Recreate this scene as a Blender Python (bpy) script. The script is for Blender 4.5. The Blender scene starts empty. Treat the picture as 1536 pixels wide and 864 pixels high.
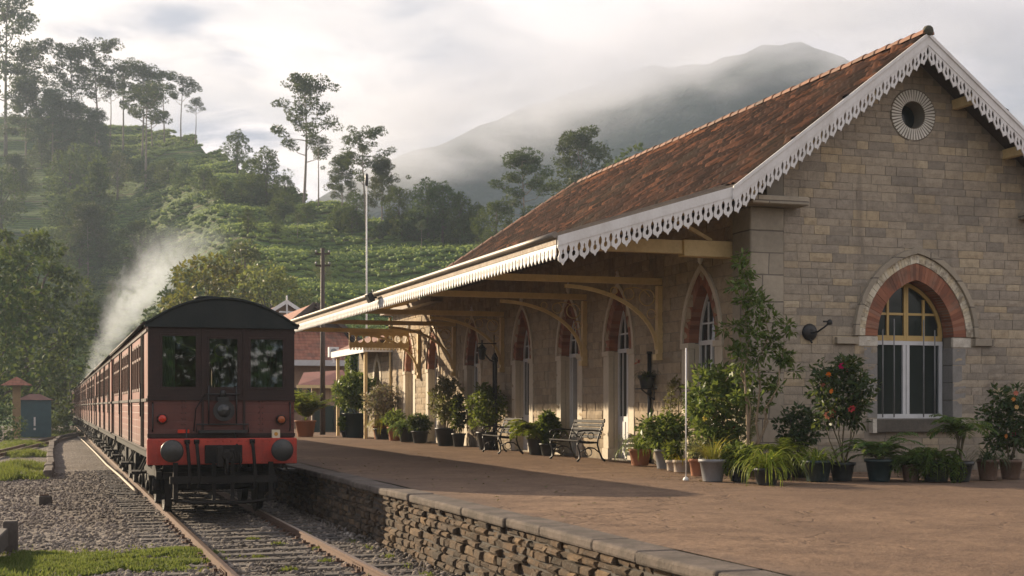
import bpy, bmesh, math, random
import numpy as np
from mathutils import Vector, Matrix
from mathutils.geometry import tessellate_polygon
R = math.radians
PI = math.pi
scene = bpy.context.scene
COL = scene.collection
# ------------------------------------------------------------------ camera model (metres; z = 0 is rail level)
FPX, CX, HZ = 2050.0, 768.0, 610.0
CAMZ = 1.93
TH = math.atan(685.0 / FPX)
SN, CS = math.sin(TH), math.cos(TH)
PL = 0.73                      # platform level
def ray(x, y):
    u = (x - CX) / FPX; v = (HZ - y) / FPX
    return Vector((SN + u * CS, CS - u * SN, v))
def G(x, y, zg=0.0):
    d = ray(x, y); t = (zg - CAMZ) / d.z
    return Vector((d.x * t, d.y * t, zg))
def at_depth(x, y, z):
    d = ray(x, y)
    return Vector((d.x * z, d.y * z, CAMZ + d.z * z))
def on_x(x, y, X):
    d = ray(x, y); t = X / d.x
    return Vector((X, d.y * t, CAMZ + d.z * t))
def on_y(x, y, Y):
    d = ray(x, y); t = Y / d.y
    return Vector((d.x * t, Y, CAMZ + d.z * t))
def depth_of(p): return p[0] * SN + p[1] * CS

# ------------------------------------------------------------------ object helpers
def tag(o, label=None, cat=None, group=None, kind=None):
    if label: o['label'] = label
    if cat: o['category'] = cat
    if group: o['group'] = group
    if kind: o['kind'] = kind
    return o
def thing(name, label, cat, loc=(0, 0, 0), rz=0.0, group=None, s=1.0):
    o = bpy.data.objects.new(name, None); COL.objects.link(o)
    o.empty_display_size = .2
    o.location = loc; o.rotation_euler = (0, 0, rz); o.scale = (s, s, s)
    return tag(o, label, cat, group)
def kids(o): return [c for c in COL.objects if c.parent == o]
def copy_tree(o, parent=None):
    c = o.copy(); COL.objects.link(c)
    if parent is not None: c.parent = parent
    for ch in kids(o): copy_tree(ch, c)
    return c
def dup(o, label, loc, rz=0.0, s=(1, 1, 1), group=None):
    c = copy_tree(o); c.location = loc; c.rotation_euler = (0, 0, rz)
    c.scale = s if not isinstance(s, (int, float)) else (s, s, s)
    c['label'] = label
    if group: c['group'] = group
    return c
def np_mesh(name, V, F, mat, parent=None, smooth=False, uv=None):
    """V (n,3) float, F (m,k) int with uniform k"""
    V = np.asarray(V, dtype=np.float32); F = np.asarray(F, dtype=np.int32)
    me = bpy.data.meshes.new(name)
    m, k = F.shape
    me.vertices.add(len(V)); me.vertices.foreach_set('co', V.ravel())
    me.loops.add(m * k); me.loops.foreach_set('vertex_index', F.ravel())
    me.polygons.add(m)
    me.polygons.foreach_set('loop_start', np.arange(0, m * k, k, dtype=np.int32))
    me.polygons.foreach_set('loop_total', np.full(m, k, dtype=np.int32))
    if smooth: me.polygons.foreach_set('use_smooth', np.ones(m, dtype=bool))
    me.update(calc_edges=True)
    if uv is not None:
        ul = me.uv_layers.new(name='UVMap'); ul.data.foreach_set('uv', np.asarray(uv, dtype=np.float32).ravel())
    me.materials.append(mat)
    o = bpy.data.objects.new(name, me); COL.objects.link(o)
    if parent is not None: o.parent = parent
    return o
class MB:
    """collects shapes; build() links them as ONE mesh object. Vertices are in the frame of the thing."""
    def __init__(s): s.v = []; s.f = []; s.sm = []
    def add(s, vs, fs, smooth=False):
        b = len(s.v); s.v += [tuple(p) for p in vs]; s.f += [tuple(i + b for i in f) for f in fs]
        s.sm += [smooth] * len(fs); return s
    def box(s, c, d, rz=0.0, rx=0.0, ry=0.0, taper=1.0):
        hx, hy, hz = d[0] / 2, d[1] / 2, d[2] / 2
        M = Matrix.Rotation(rz, 3, 'Z') @ Matrix.Rotation(ry, 3, 'Y') @ Matrix.Rotation(rx, 3, 'X')
        vs = []
        for z, t in ((-hz, 1), (hz, taper)):
            for x, y in ((-hx, -hy), (hx, -hy), (hx, hy), (-hx, hy)):
                vs.append(Vector(c) + M @ Vector((x * t, y * t, z)))
        return s.add(vs, [(3, 2, 1, 0), (4, 5, 6, 7), (0, 1, 5, 4), (1, 2, 6, 5), (2, 3, 7, 6), (3, 0, 4, 7)])
    def bb(s, x0, x1, y0, y1, z0, z1):
        return s.box(((x0 + x1) / 2, (y0 + y1) / 2, (z0 + z1) / 2), (x1 - x0, y1 - y0, z1 - z0))
    def bar(s, p, q, w, h, up=(0, 0, 1)):
        p = Vector(p); q = Vector(q); d = (q - p).normalized(); up = Vector(up)
        if abs(d.dot(up)) > .98: up = Vector((1, 0, 0))
        a = d.cross(up).normalized(); b = a.cross(d)
        vs = [e + a * (w / 2 * i) + b * (h / 2 * j) for e in (p, q) for i, j in ((-1, -1), (1, -1), (1, 1), (-1, 1))]
        return s.add(vs, [(3, 2, 1, 0), (4, 5, 6, 7), (0, 1, 5, 4), (1, 2, 6, 5), (2, 3, 7, 6), (3, 0, 4, 7)])
    def tube(s, pts, r, n=8, cap=True, smooth=True):
        pts = [Vector(p) for p in pts]; k = len(pts)
        rs = r if isinstance(r, (list, tuple)) else [r] * k
        vs = []; prev = None
        for i, p in enumerate(pts):
            d = (pts[min(i + 1, k - 1)] - pts[max(i - 1, 0)]).normalized()
            if prev is None:
                a = d.cross(Vector((0, 0, 1)))
                if a.length < .05: a = d.cross(Vector((1, 0, 0)))
            else: a = prev - d * prev.dot(d)
            a.normalize(); prev = a; b = d.cross(a)
            for j in range(n):
                t = 2 * PI * j / n; vs.append(p + (a * math.cos(t) + b * math.sin(t)) * rs[i])
        fs = [(i * n + j, i * n + (j + 1) % n, (i + 1) * n + (j + 1) % n, (i + 1) * n + j) for i in range(k - 1) for j in range(n)]
        s.add(vs, fs, smooth)
        if cap:
            b = len(s.v) - len(vs)
            s.f.append(tuple(b + j for j in reversed(range(n)))); s.f.append(tuple(b + (k - 1) * n + j for j in range(n))); s.sm += [False, False]
        return s
    def lathe(s, prof, c=(0, 0, 0), n=20, axis='Z', smooth=True):
        vs = []
        for r, h in prof:
            for j in range(n):
                t = 2 * PI * j / n; a, b = r * math.cos(t), r * math.sin(t)
                p = (a, b, h) if axis == 'Z' else ((a, h, b) if axis == 'Y' else (h, a, b))
                vs.append(Vector(c) + Vector(p))
        k = len(prof)
        fs = [(i * n + j, i * n + (j + 1) % n, (i + 1) * n + (j + 1) % n, (i + 1) * n + j) for i in range(k - 1) for j in range(n)]
        s.add(vs, fs, smooth)
        b = len(s.v) - len(vs)
        s.f.append(tuple(b + j for j in reversed(range(n)))); s.f.append(tuple(b + (k - 1) * n + j for j in range(n))); s.sm += [False, False]
        return s
    def torus(s, c, R_, r, axis='Y', n=24, m=8, a0=0.0, a1=2 * PI):
        pts = []
        for i in range(n + 1):
            t = a0 + (a1 - a0) * i / n; a, b = R_ * math.cos(t), R_ * math.sin(t)
            pts.append(Vector(c) + Vector((a, 0, b) if axis == 'Y' else ((0, a, b) if axis == 'X' else (a, b, 0))))
        return s.tube(pts, r, m)
    def panel(s, outer, holes, fn, th):
        """flat plate with holes: 2-D loops -> fn(u, v, depth); front at depth 0, back at depth th"""
        loops = [outer] + holes
        flat = [p for l in loops for p in l]
        tris = tessellate_polygon([[Vector((p[0], p[1], 0)) for p in l] for l in loops])
        n = len(flat)
        vs = [fn(p[0], p[1], 0) for p in flat] + [fn(p[0], p[1], th) for p in flat]
        fs = [tuple(t) for t in tris] + [tuple(n + i for i in reversed(t)) for t in tris]
        o = 0
        for l in loops:
            k = len(l)
            fs += [(o + i, o + (i + 1) % k, n + o + (i + 1) % k, n + o + i) for i in range(k)]
            o += k
        return s.add(vs, fs)
    def ico(s, c, r, rnd, sub=1, jit=.2, sq=(1, 1, 1)):
        bm = bmesh.new(); bmesh.ops.create_icosphere(bm, subdivisions=sub, radius=1.0)
        vs = []
        for v in bm.verts:
            k = r * (1 + rnd.uniform(-jit, jit)); vs.append((c[0] + v.co.x * k * sq[0], c[1] + v.co.y * k * sq[1], c[2] + v.co.z * k * sq[2]))
        fs = [tuple(v.index for v in f.verts) for f in bm.faces]; bm.free()
        return s.add(vs, fs)
    def build(s, name, mat, parent=None, bevel=0.0, seg=1, off=None):
        me = bpy.data.meshes.new(name)
        V = s.v if off is None else [(a[0] - off[0], a[1] - off[1], a[2] - off[2]) for a in s.v]
        me.from_pydata([tuple(v) for v in V], [], s.f); me.validate(); 
        if len(me.polygons) == len(s.sm): me.polygons.foreach_set('use_smooth', s.sm)
        bm = bmesh.new(); bm.from_mesh(me); bmesh.ops.recalc_face_normals(bm, faces=bm.faces); bm.to_mesh(me); bm.free()
        me.materials.append(mat)
        o = bpy.data.objects.new(name, me); COL.objects.link(o)
        if parent is not None: o.parent = parent
        if bevel:
            b = o.modifiers.new('bevel', 'BEVEL'); b.width = bevel; b.segments = seg; b.limit_method = 'ANGLE'; b.angle_limit = R(40)
        return o

# ------------------------------------------------------------------ material helpers
class NT:
    def __init__(s, nt): s.t = nt
    def n(s, typ, _o=0, **kw):
        nd = s.t.nodes.new('ShaderNode' + typ)
        for k, v in kw.items():
            if k.startswith('p_'): setattr(nd, k[2:], v); continue
            key = int(k[1:]) if k[0] == 'i' and k[1:].isdigit() else k.replace('_', ' ')
            sk = nd.inputs[key]
            if hasattr(v, 'is_linked'): s.t.links.new(v, sk)
            else:
                if isinstance(v, tuple) and len(v) == 3 and sk.type == 'RGBA': v = (*v, 1)
                sk.default_value = v
        return nd
    def noise(s, vec=None, scale=5.0, det=4.0, rough=.55, dist=0.0):
        kw = dict(Scale=scale, Detail=det, Roughness=rough, Distortion=dist)
        if vec is not None: kw['Vector'] = vec
        return s.n('TexNoise', **kw).outputs[0]
    def math(s, op, a, b=0.0, c=0.0, clamp=False):
        return s.n('Math', p_operation=op, p_use_clamp=clamp, i0=a, i1=b, i2=c).outputs[0]
    def vmath(s, op, a, b=(0, 0, 0)):
        nd = s.n('VectorMath', p_operation=op, i0=a, i1=b)
        return nd.outputs['Value'] if op in ('DOT_PRODUCT', 'LENGTH') else nd.outputs[0]
    def mix(s, f, a, b, mode='MIX'):
        nd = s.t.nodes.new('ShaderNodeMix'); nd.data_type = 'RGBA'; nd.blend_type = mode
        for k, v in ((0, f), (6, a), (7, b)):
            if hasattr(v, 'is_linked'): s.t.links.new(v, nd.inputs[k])
            else: nd.inputs[k].default_value = (*v, 1) if isinstance(v, tuple) and len(v) == 3 else v
        return nd.outputs[2]
    def ramp(s, f, stops, interp='LINEAR'):
        nd = s.t.nodes.new('ShaderNodeValToRGB'); s.t.links.new(f, nd.inputs[0])
        cr = nd.color_ramp; cr.interpolation = interp
        while len(cr.elements) < len(stops): cr.elements.new(.5)
        for e, (p, c) in zip(cr.elements, stops):
            e.position = p; e.color = (*c, 1) if isinstance(c, tuple) else (c, c, c, 1)
        return nd.outputs[0]
    def mapr(s, f, a, b, c=0.0, d=1.0, smooth=False):
        return s.n('MapRange', p_interpolation_type='SMOOTHSTEP' if smooth else 'LINEAR', i0=f, i1=a, i2=b, i3=c, i4=d).outputs[0]
    def xyz(s, vec): return s.n('SeparateXYZ', i0=vec).outputs
    def cxyz(s, x, y, z=0.0): return s.n('CombineXYZ', i0=x, i1=y, i2=z).outputs[0]
    def pos(s): return s.n('NewGeometry').outputs['Position']
    def obj(s): return s.n('TexCoord').outputs['Object']
    def bump(s, h, strength=.5, dist=.02, normal=None):
        kw = dict(Strength=strength, Distance=dist, Height=h)
        if normal is not None: kw['Normal'] = normal
        return s.n('Bump', **kw).outputs[0]
def new_mat(name):
    m = bpy.data.materials.new(name); m.use_nodes = True; m.node_tree.nodes.clear(); t = NT(m.node_tree)
    return m, t
def finish(m, t, color, rough=.6, normal=None, metal=0.0, **kw):
    a = dict(Base_Color=color, Roughness=rough, Metallic=metal)
    if normal is not None: a['Normal'] = normal
    a.update(kw)
    b = t.n('BsdfPrincipled', **a)
    o = t.n('OutputMaterial'); t.t.links.new(b.outputs[0], o.inputs[0]); return m
def paint(name, c, c2=None, rough=.55, scale=3.0, bump=.15, bscale=40.0, amt=.6, metal=0.0, world=False, streak=False, spec=.5):
    """worn surface: base colour, patchy second tone, fine bump"""
    m, t = new_mat(name)
    p = t.pos() if world else t.obj()
    c2 = c2 or tuple(k * .6 for k in c)
    q = t.n('Mapping', Vector=p, Scale=(1, 1, .25)).outputs[0] if streak else p
    n1 = t.noise(q, scale, 6, .62); n2 = t.noise(p, scale * 7, 4, .6)
    f = t.mapr(t.math('ADD', t.math('MULTIPLY', n1, .7), t.math('MULTIPLY', n2, .3)), .4, .66, 0, amt)
    col = t.mix(f, c, c2)
    r = t.mapr(n2, .3, .7, rough - .1, min(1, rough + .12))
    return finish(m, t, col, r, t.bump(t.noise(p, bscale, 5), bump, .01), metal, Specular_IOR_Level=spec)
def leaf_mat(name, c1, c2, c3=None, trans=.35, rough=.5, vary=.25):
    m, t = new_mat(name)
    g = t.n('NewGeometry').outputs['Random Per Island']
    oi = t.n('ObjectInfo').outputs['Random']
    stops = [(0, c1), (.55, c2), (1, c3 or c2)]
    col = t.ramp(g, stops)
    hsv = t.n('HueSaturation', Color=col, Hue=t.mapr(oi, 0, 1, .5 - .03, .5 + .03), Saturation=t.mapr(oi, 0, 1, 1.1, .8), Value=t.mapr(oi, 0, 1, 1 - vary, 1 + vary)).outputs[0]
    b = t.n('BsdfPrincipled', Base_Color=hsv, Roughness=rough, Specular_IOR_Level=.16)
    tr = t.n('BsdfTranslucent', Color=t.mix(.35, hsv, (.32, .36, .06)))
    x = t.n('MixShader', i0=trans, i1=b.outputs[0], i2=tr.outputs[0])
    o = t.n('OutputMaterial'); t.t.links.new(x.outputs[0], o.inputs[0]); return m
def blocks(name, bw, rh, stops, mortar, bump=.8, msize=.014, dirt=.35, wob=.035, msm=.35, dist=.03, vsplit=True):
    """coursed stone: a random tone for every block, mortar joints, rough faces, grime"""
    m, t = new_mat(name)
    P = t.pos(); s = t.xyz(P)
    wn = t.n('TexNoise', Vector=P, Scale=1.7, Detail=3.0).outputs['Color']
    w = t.xyz(t.vmath('MULTIPLY', t.vmath('SUBTRACT', wn, (.5, .5, .5)), (wob * 3, wob * 3, wob)))
    u = t.math('ADD', t.math('ADD', s[0], s[1]), w[0]); v = t.math('ADD', s[2], w[2])
    v = t.math('ADD', v, t.math('MULTIPLY', t.math('SINE', t.math('MULTIPLY', s[2], 5.3)), .035)) if vsplit else v
    uv = t.cxyz(u, v)
    kw = dict(p_offset=.43, p_offset_frequency=2, p_squash=.72, p_squash_frequency=3, Vector=uv, Scale=1.0, Mortar_Size=msize, Mortar_Smooth=msm,
              Bias=0.0, Brick_Width=bw, Row_Height=rh, Color1=(0, 0, 0), Color2=(1, 1, 1), Mortar=(.5, .5, .5))
    bt = t.n('TexBrick', **kw)
    fac = bt.outputs['Fac']
    tone = t.ramp(bt.outputs['Color'], stops)
    n1 = t.noise(P, 9.0, 6, .65); n2 = t.noise(P, .55, 5, .6); n3 = t.noise(P, 38.0, 4, .6)
    tone = t.mix(t.mapr(n1, .35, .7, 0, .45), tone, t.mix(.5, tone, (.08, .075, .07)))
    tone = t.mix(t.mapr(n2, .45, .7, 0, dirt), tone, (.07, .066, .058))
    mc = t.mix(t.mapr(n2, .35, .65), mortar, tuple(k * .5 for k in mortar))
    col = t.mix(fac, tone, mc)
    h = t.math('ADD', t.math('MULTIPLY', t.math('SUBTRACT', 1.0, fac), .6), t.math('ADD', t.math('MULTIPLY', n1, .55), t.math('MULTIPLY', n3, .18)))
    return finish(m, t, col, .88, t.bump(h, bump, dist), 0, Specular_IOR_Level=.25)
# ------------------------------------------------------------------ sky, sun, camera
SUNV = Vector((-1.0, 1.5, 0.61)).normalized()
SUN_EL = math.asin(SUNV.z); SUN_ROT = math.atan2(SUNV.x, SUNV.y)
def make_world():
    w = bpy.data.worlds.new('World'); scene.world = w; w.use_nodes = True
    w.node_tree.nodes.clear(); t = NT(w.node_tree)
    sky = t.n('TexSky', p_sky_type='NISHITA', p_sun_disc=False, p_sun_elevation=SUN_EL, p_sun_rotation=SUN_ROT % (2 * PI), p_air_density=1.2, p_dust_density=1.5).outputs[0]
    D = t.n('TexCoord').outputs['Generated']; s = t.xyz(D)
    # cloud deck: direction projected on a layer overhead, so streaks flatten towards the horizon
    k = t.math('ADD', t.math('MAXIMUM', s[2], 0.0), .13)
    q = t.cxyz(t.math('DIVIDE', s[0], k), t.math('DIVIDE', s[1], k), t.math('MULTIPLY', s[2], 2.0))
    n1 = t.noise(q, .95, 8, .58, .7); n2 = t.noise(q, 2.6, 8, .62, .9)
    n = t.math('ADD', t.math('MULTIPLY', n1, .65), t.math('MULTIPLY', n2, .35))
    sd = t.vmath('DOT_PRODUCT', D, tuple(Vector((SUNV.x, SUNV.y, .12)).normalized()))
    glow = t.mapr(sd, .25, .9, 0, 1, True)
    bright = t.mix(glow, (2.6, 2.55, 2.95), (4.1, 3.8, 3.8))
    low = t.mapr(s[2], .22, .06, 0, 1, True)
    bright = t.mix(t.math('MULTIPLY', low, t.mapr(sd, .35, .8, 0, .8, True)), bright, (4.7, 4.3, 4.25))
    dark = t.mix(glow, (.9, 1.15, 1.6), (1.9, 1.95, 2.3))
    cl = t.mix(t.mapr(n, .45, .54, 0, 1, True), dark, bright)
    back = t.mapr(sd, -.35, .25, 2.0, 1.0, True)
    cl = t.mix(1.0, cl, t.cxyz(back, t.math('POWER', back, .86), t.math('POWER', back, .62)), 'MULTIPLY')
    cover = t.mapr(n1, .3, .5, .82, 1.0)
    col = t.mix(cover, t.mix(.6, sky, (.0, .0, .0)), cl)
    # low light under the horizon
    col = t.mix(t.mapr(s[2], -.12, 0.0), (1.2, 1.15, 1.0), col)
    bg = t.n('Background', Color=col, Strength=.13)
    o = t.n('OutputWorld'); t.t.links.new(bg.outputs[0], o.inputs[0])
make_world()
sl = bpy.data.lights.new('sun', 'SUN'); sl.energy = 5.0; sl.angle = R(.6); sl.color = (1.0, .81, .57)
so = bpy.data.objects.new('sun', sl); COL.objects.link(so); so.rotation_euler = SUNV.to_track_quat('Z', 'Y').to_euler()
so.location = SUNV * 120
cam = bpy.data.cameras.new('camera'); co = bpy.data.objects.new('camera', cam); COL.objects.link(co)
co.location = (0, 0, CAMZ); co.rotation_euler = (PI / 2, 0, -TH)
cam.lens = FPX * 36 / 1536; cam.sensor_width = 36; cam.shift_y = (HZ - 432) / 1536; cam.clip_end = 6000
cam.dof.use_dof = True; cam.dof.focus_distance = 25.5; cam.dof.aperture_fstop = 3.2
scene.camera = co
scene.view_settings.view_transform = 'Standard'; scene.view_settings.look = 'None'; scene.view_settings.gamma = 1
scene.view_settings.exposure = 1.0
scene.cycles.use_denoising = True
scene.cycles.max_bounces = 6; scene.cycles.diffuse_bounces = 3; scene.cycles.glossy_bounces = 3; scene.cycles.transmission_bounces = 4
scene.cycles.transparent_max_bounces = 8; scene.cycles.volume_bounces = 4; scene.cycles.volume_step_rate = 1.5; scene.cycles.volume_max_steps = 160
scene.cycles.sample_clamp_indirect = 6

# ------------------------------------------------------------------ terrain
def vnoise(x, y, seed=0):
    rs = np.random.RandomState(seed); a = 0
    for i in range(5):
        th, ph = rs.rand() * 6.28, rs.rand() * 6.28
        a = a + np.sin((x * math.cos(th) + y * math.sin(th)) + ph) * (.5 if i else .6)
    return a / 2.6
UX = np.array([-900, -700, -500, -380, -300, 0, 100, 200, 290, 340, 400, 460, 530, 600, 720, 800, 1000, 1300, 1536, 2200], float)
UY = np.array([560, 470, 330, 200, 120, 178, 180, 188, 206, 232, 264, 292, 318, 338, 350, 356, 385, 430, 470, 560], float)
def foot(px): return np.interp(px, [200, 330], [152.0, 92.0])
def ridge_depth(px):
    """an even incline from the foot of the hill; the crest comes nearer to the right"""
    s = np.interp(px, [200, 330], [.36, .285]); k = (HZ - np.interp(px, UX, UY)) / FPX
    return np.clip(foot(px) * s / np.maximum(s - k, .02), 150, 400)
def smooth_sky(UXs, UYs):
    g = np.arange(UXs[0], UXs[-1], 4.0); y = np.interp(g, UXs, UYs); k = np.hanning(21); k /= k.sum()
    return g, np.convolve(np.pad(y, 10, mode='edge'), k, mode='valid')
UX, UY = smooth_sky(UX, UY)
def terrain(X, Y):
    X = np.asarray(X, float); Y = np.asarray(Y, float)
    d = X * SN + Y * CS; r = X * CS - Y * SN
    u = r / np.maximum(d, 40.0); px = CX + FPX * u
    sky = np.interp(px, UX, UY)
    dr = ridge_depth(px) + 8 * vnoise(px / 160.0, d * 0, 5)
    hr = (HZ - sky) / FPX * dr + CAMZ
    hr = np.where(d < 40, 2.0, hr)
    D0 = foot(px); t = np.clip((d - D0) / (dr - D0), 0, 1)
    S = np.where(t < .12, t * t / .24, t - .06) / .94
    S = S + .035 * np.sin(t * 7.0 + px / 90.0) * np.sin(PI * t)
    h = hr * S
    far = np.clip(d - dr, 0, None)
    h = h - far * .16 - far * far * .0009 * (far < 200) - (far >= 200) * 36
    h = np.where(far > 0, np.maximum(h, -6.0), h)
    rough = np.clip((d - D0) / 50, 0, 1)
    h = h + rough * (1.2 * vnoise(X / 14, Y / 14, 1) + .5 * vnoise(X / 5.0, Y / 5.0, 2))
    step = 5.5; hs = h + 1.4 * vnoise(X / 40, Y / 40, 9)
    h = h + rough * .55 * np.sin(2 * PI * hs / step)
    return h - .2 
def on_terrain(x, y):
    """first hit of a line of sight with the hill; None past the crest"""
    d = ray(x, y); ts = np.arange(60, float(ridge_depth(x)) + 8, .5)
    z = CAMZ + d.z * ts; h = terrain(d.x * ts, d.y * ts)
    k = np.nonzero(z <= h)[0]
    if len(k) == 0: return None
    t = ts[k[0]]; return Vector((d.x * t, d.y * t, float(h[k[0]])))

def ground_material():
    m, t = new_mat('hillside'); P = t.pos(); s = t.xyz(P)
    d = t.math('ADD', t.math('MULTIPLY', s[0], SN), t.math('MULTIPLY', s[1], CS))
    n1 = t.noise(P, .035, 5, .6); n2 = t.noise(P, .25, 5, .62); n3 = t.noise(P, 1.3, 4, .6)
    tea = t.mix(t.mapr(n1, .38, .62), (.06, .11, .024), (.11, .16, .034))
    tea = t.mix(t.mapr(n2, .4, .7, 0, .6), tea, (.04, .075, .02))
    hz = t.math('ADD', s[2], t.math('MULTIPLY', n2, 1.6))
    rows = t.math('SINE', t.math('MULTIPLY', hz, 10.0))
    tea = t.mix(t.mapr(rows, .1, .95, 0, .75), tea, (.03, .045, .016))
    paths = t.math('SINE', t.math('MULTIPLY', hz, 1.14))
    tea = t.mix(t.mapr(paths, .965, .995, 0, .7), tea, (.10, .085, .05))
    near = t.mix(t.mapr(n3, .35, .65), (.06, .10, .02), (.11, .13, .04))
    near = t.mix(t.mapr(n2, .5, .66), near, (.11, .09, .06))
    col = t.mix(t.mapr(d, 92, 110), near, tea)
    hgt = t.math('ADD', t.math('MULTIPLY', rows, -.35), n3)
    return finish(m, t, col, .9, t.bump(hgt, .9, .5), 0, Specular_IOR_Level=.1)
def grid_mesh(name, xs, ys, fn, mat):
    XX, YY = np.meshgrid(xs, ys); Z = fn(XX, YY)
    V = np.stack([XX, YY, Z], -1).reshape(-1, 3); nx, ny = len(xs), len(ys)
    i = (np.arange(ny - 1)[:, None] * nx + np.arange(nx - 1)[None, :]).ravel()
    F = np.stack([i, i + 1, i + nx + 1, i + nx], -1)
    return np_mesh(name, V, F, mat, smooth=True)
xs = np.concatenate([np.linspace(-138, -45, 30)[:-1], np.arange(-45, 210, 1.9), np.linspace(210, 640, 60)])
ys = np.concatenate([np.linspace(-140, 90, 40)[:-1], np.arange(90, 440, 1.9), np.linspace(440, 860, 50)])
tag(grid_mesh('ground', xs, ys, terrain, ground_material()), kind='structure')

# far mountains, half lost in mist
MD = 640.0
MX = np.array([-1500, -600, 0, 300, 450, 560, 640, 700, 760, 820, 880, 950, 1020, 1080, 1150, 1220, 1300, 1400, 1536, 1700, 2200, 3000], float)
MY = np.array([420, 400, 350, 325, 285, 225, 185, 160, 140, 115, 92, 66, 46, 30, 18, 22, 64, 120, 175, 230, 330, 430], float)
MX, MY = smooth_sky(MX, MY)
def mountain(X, Y):
    d = X * SN + Y * CS; r = X * CS - Y * SN
    px = CX + FPX * r / np.maximum(d, 40)
    hr = (HZ - np.interp(px, MX, MY)) / FPX * MD
    dr = MD + 40 * vnoise(px / 130.0, d * 0, 15)
    t = np.clip((d - 380) / (dr - 380), 0, 1); far = np.clip(d - dr, 0, None)
    h = hr * (t ** 1.25) - far * .5
    rg = np.abs(vnoise(X / 75.0, Y / 60.0, 21)); rg2 = np.abs(vnoise(X / 30.0, Y / 26.0, 22))
    return h - t * (20 * rg + 12 * rg2) * np.clip(hr / 150, .3, 1) + 6 * t - 8 + t * 5 * vnoise(X / 9.0, Y / 9.0, 23)
m, t = new_mat('mountain_forest'); P = t.pos()
finish(m, t, t.mix(t.mapr(t.noise(P, .03, 6, .65), .4, .6), (.012, .026, .026), (.022, .04, .036)), .95, t.bump(t.noise(P, .12, 5), 1.0, 4.0), Specular_IOR_Level=.05)
tag(grid_mesh('mountains', np.arange(-130, 640, 6.0), np.arange(330, 850, 6.0), mountain, m), kind='structure')

# ------------------------------------------------------------------ air: haze, mist bank, steam
def volume_mat(name, color, dens_fn, aniso=.25):
    m, t = new_mat(name)
    v = t.n('VolumePrincipled', Color=color, Anisotropy=aniso)
    d = dens_fn(t)
    if hasattr(d, 'is_linked'): t.t.links.new(d, v.inputs['Density'])
    else: v.inputs['Density'].default_value = d
    o = t.n('OutputMaterial'); t.t.links.new(v.outputs[0], o.inputs['Volume']); return m
HAZE_D = .00034
MB().bb(-150, 660, -150, 880, -9, 250).build('haze', volume_mat('haze_air', (.72, .84, 1.0), lambda t: HAZE_D, .15))
tag(bpy.data.objects['haze'], kind='stuff')
def mist_density(t):
    P = t.pos(); s = t.xyz(P)
    q = t.vmath('MULTIPLY', P, (.012, .012, .034))
    n1 = t.noise(q, 1.0, 6, .58, .35)
    # height above a sloping mist floor; thicker to the left, breaking up to the right
    fl = t.math('ADD', t.math('MULTIPLY', s[0], -.02), 92.0)
    up = t.mapr(t.math('SUBTRACT', s[2], fl), 0, 22, 0, 1, True)
    top = t.mapr(s[2], 200, 150, 0, 1, True)
    lft = t.mapr(s[0], 40, 200, .03, .07)
    for cx_, cz_, rx_, rz_, k_ in ((232, 112, 62, 17, .26), (266, 138, 34, 7, .55), (150, 128, 26, 8, .13)):     # rents where the slopes show through
        ex = t.math('DIVIDE', t.math('SUBTRACT', s[0], cx_), rx_); ez = t.math('DIVIDE', t.math('SUBTRACT', s[2], cz_), rz_)
        rr = t.math('ADD', t.math('MULTIPLY', ex, ex), t.math('MULTIPLY', ez, ez))
        lft = t.math('SUBTRACT', lft, t.math('MULTIPLY', t.math('EXPONENT', t.math('MULTIPLY', rr, -1.0)), k_))
    hi = t.math('MULTIPLY', t.mapr(t.math('ADD', s[2], t.math('MULTIPLY', n1, 30.0)), 126, 146, 0, .22, True), t.mapr(s[0], 330, 270, 0, 1))
    a = t.mapr(t.math('ADD', n1, lft), .50, .60, 0, 1, True)
    # a cap of cloud lying along the mountain's shoulder, torn by the same turbulence
    zc = t.math('ADD', t.math('MULTIPLY', t.math('MINIMUM', s[0], 262.0), .30), 69.0)
    n2 = t.noise(t.vmath('MULTIPLY', P, (.03, .03, .07)), 1.0, 6, .62, .6)
    dz = t.math('DIVIDE', t.math('ADD', t.math('SUBTRACT', s[2], zc), t.math('MULTIPLY', t.math('SUBTRACT', n1, .5), 70.0)), 13.0)
    cap = t.math('EXPONENT', t.math('MULTIPLY', t.math('MULTIPLY', dz, dz), -1.0))
    cap = t.math('MULTIPLY', cap, t.mapr(n2, .36, .6, .25, 1.0, True))
    cap = t.math('MULTIPLY', cap, t.mapr(s[0], 70, 130, 0, 1, True))
    low = t.math('MULTIPLY', t.math('MULTIPLY', a, t.math('MULTIPLY', up, top)), .012)
    return t.math('ADD', low, t.math('MULTIPLY', cap, .032))
mist_m = volume_mat('mist_air', (.92, .94, 1.0), mist_density, .35)
def slab(name, us, d0, d1, z0, z1, mat):
    b = MB(); vs = []
    for z in (z0, z1):
        for d, u in ((d0, us[0]), (d0, us[1]), (d1, us[1]), (d1, us[0])):
            vs.append((d * (SN + u * CS), d * (CS - u * SN), z))
    b.add(vs, [(3, 2, 1, 0), (4, 5, 6, 7), (0, 1, 5, 4), (1, 2, 6, 5), (2, 3, 7, 6), (3, 0, 4, 7)])
    return b.build(name, mat)
tag(slab('mist', (-.40, .52), 440, 560, 20, 244, mist_m), kind='stuff')

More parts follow.
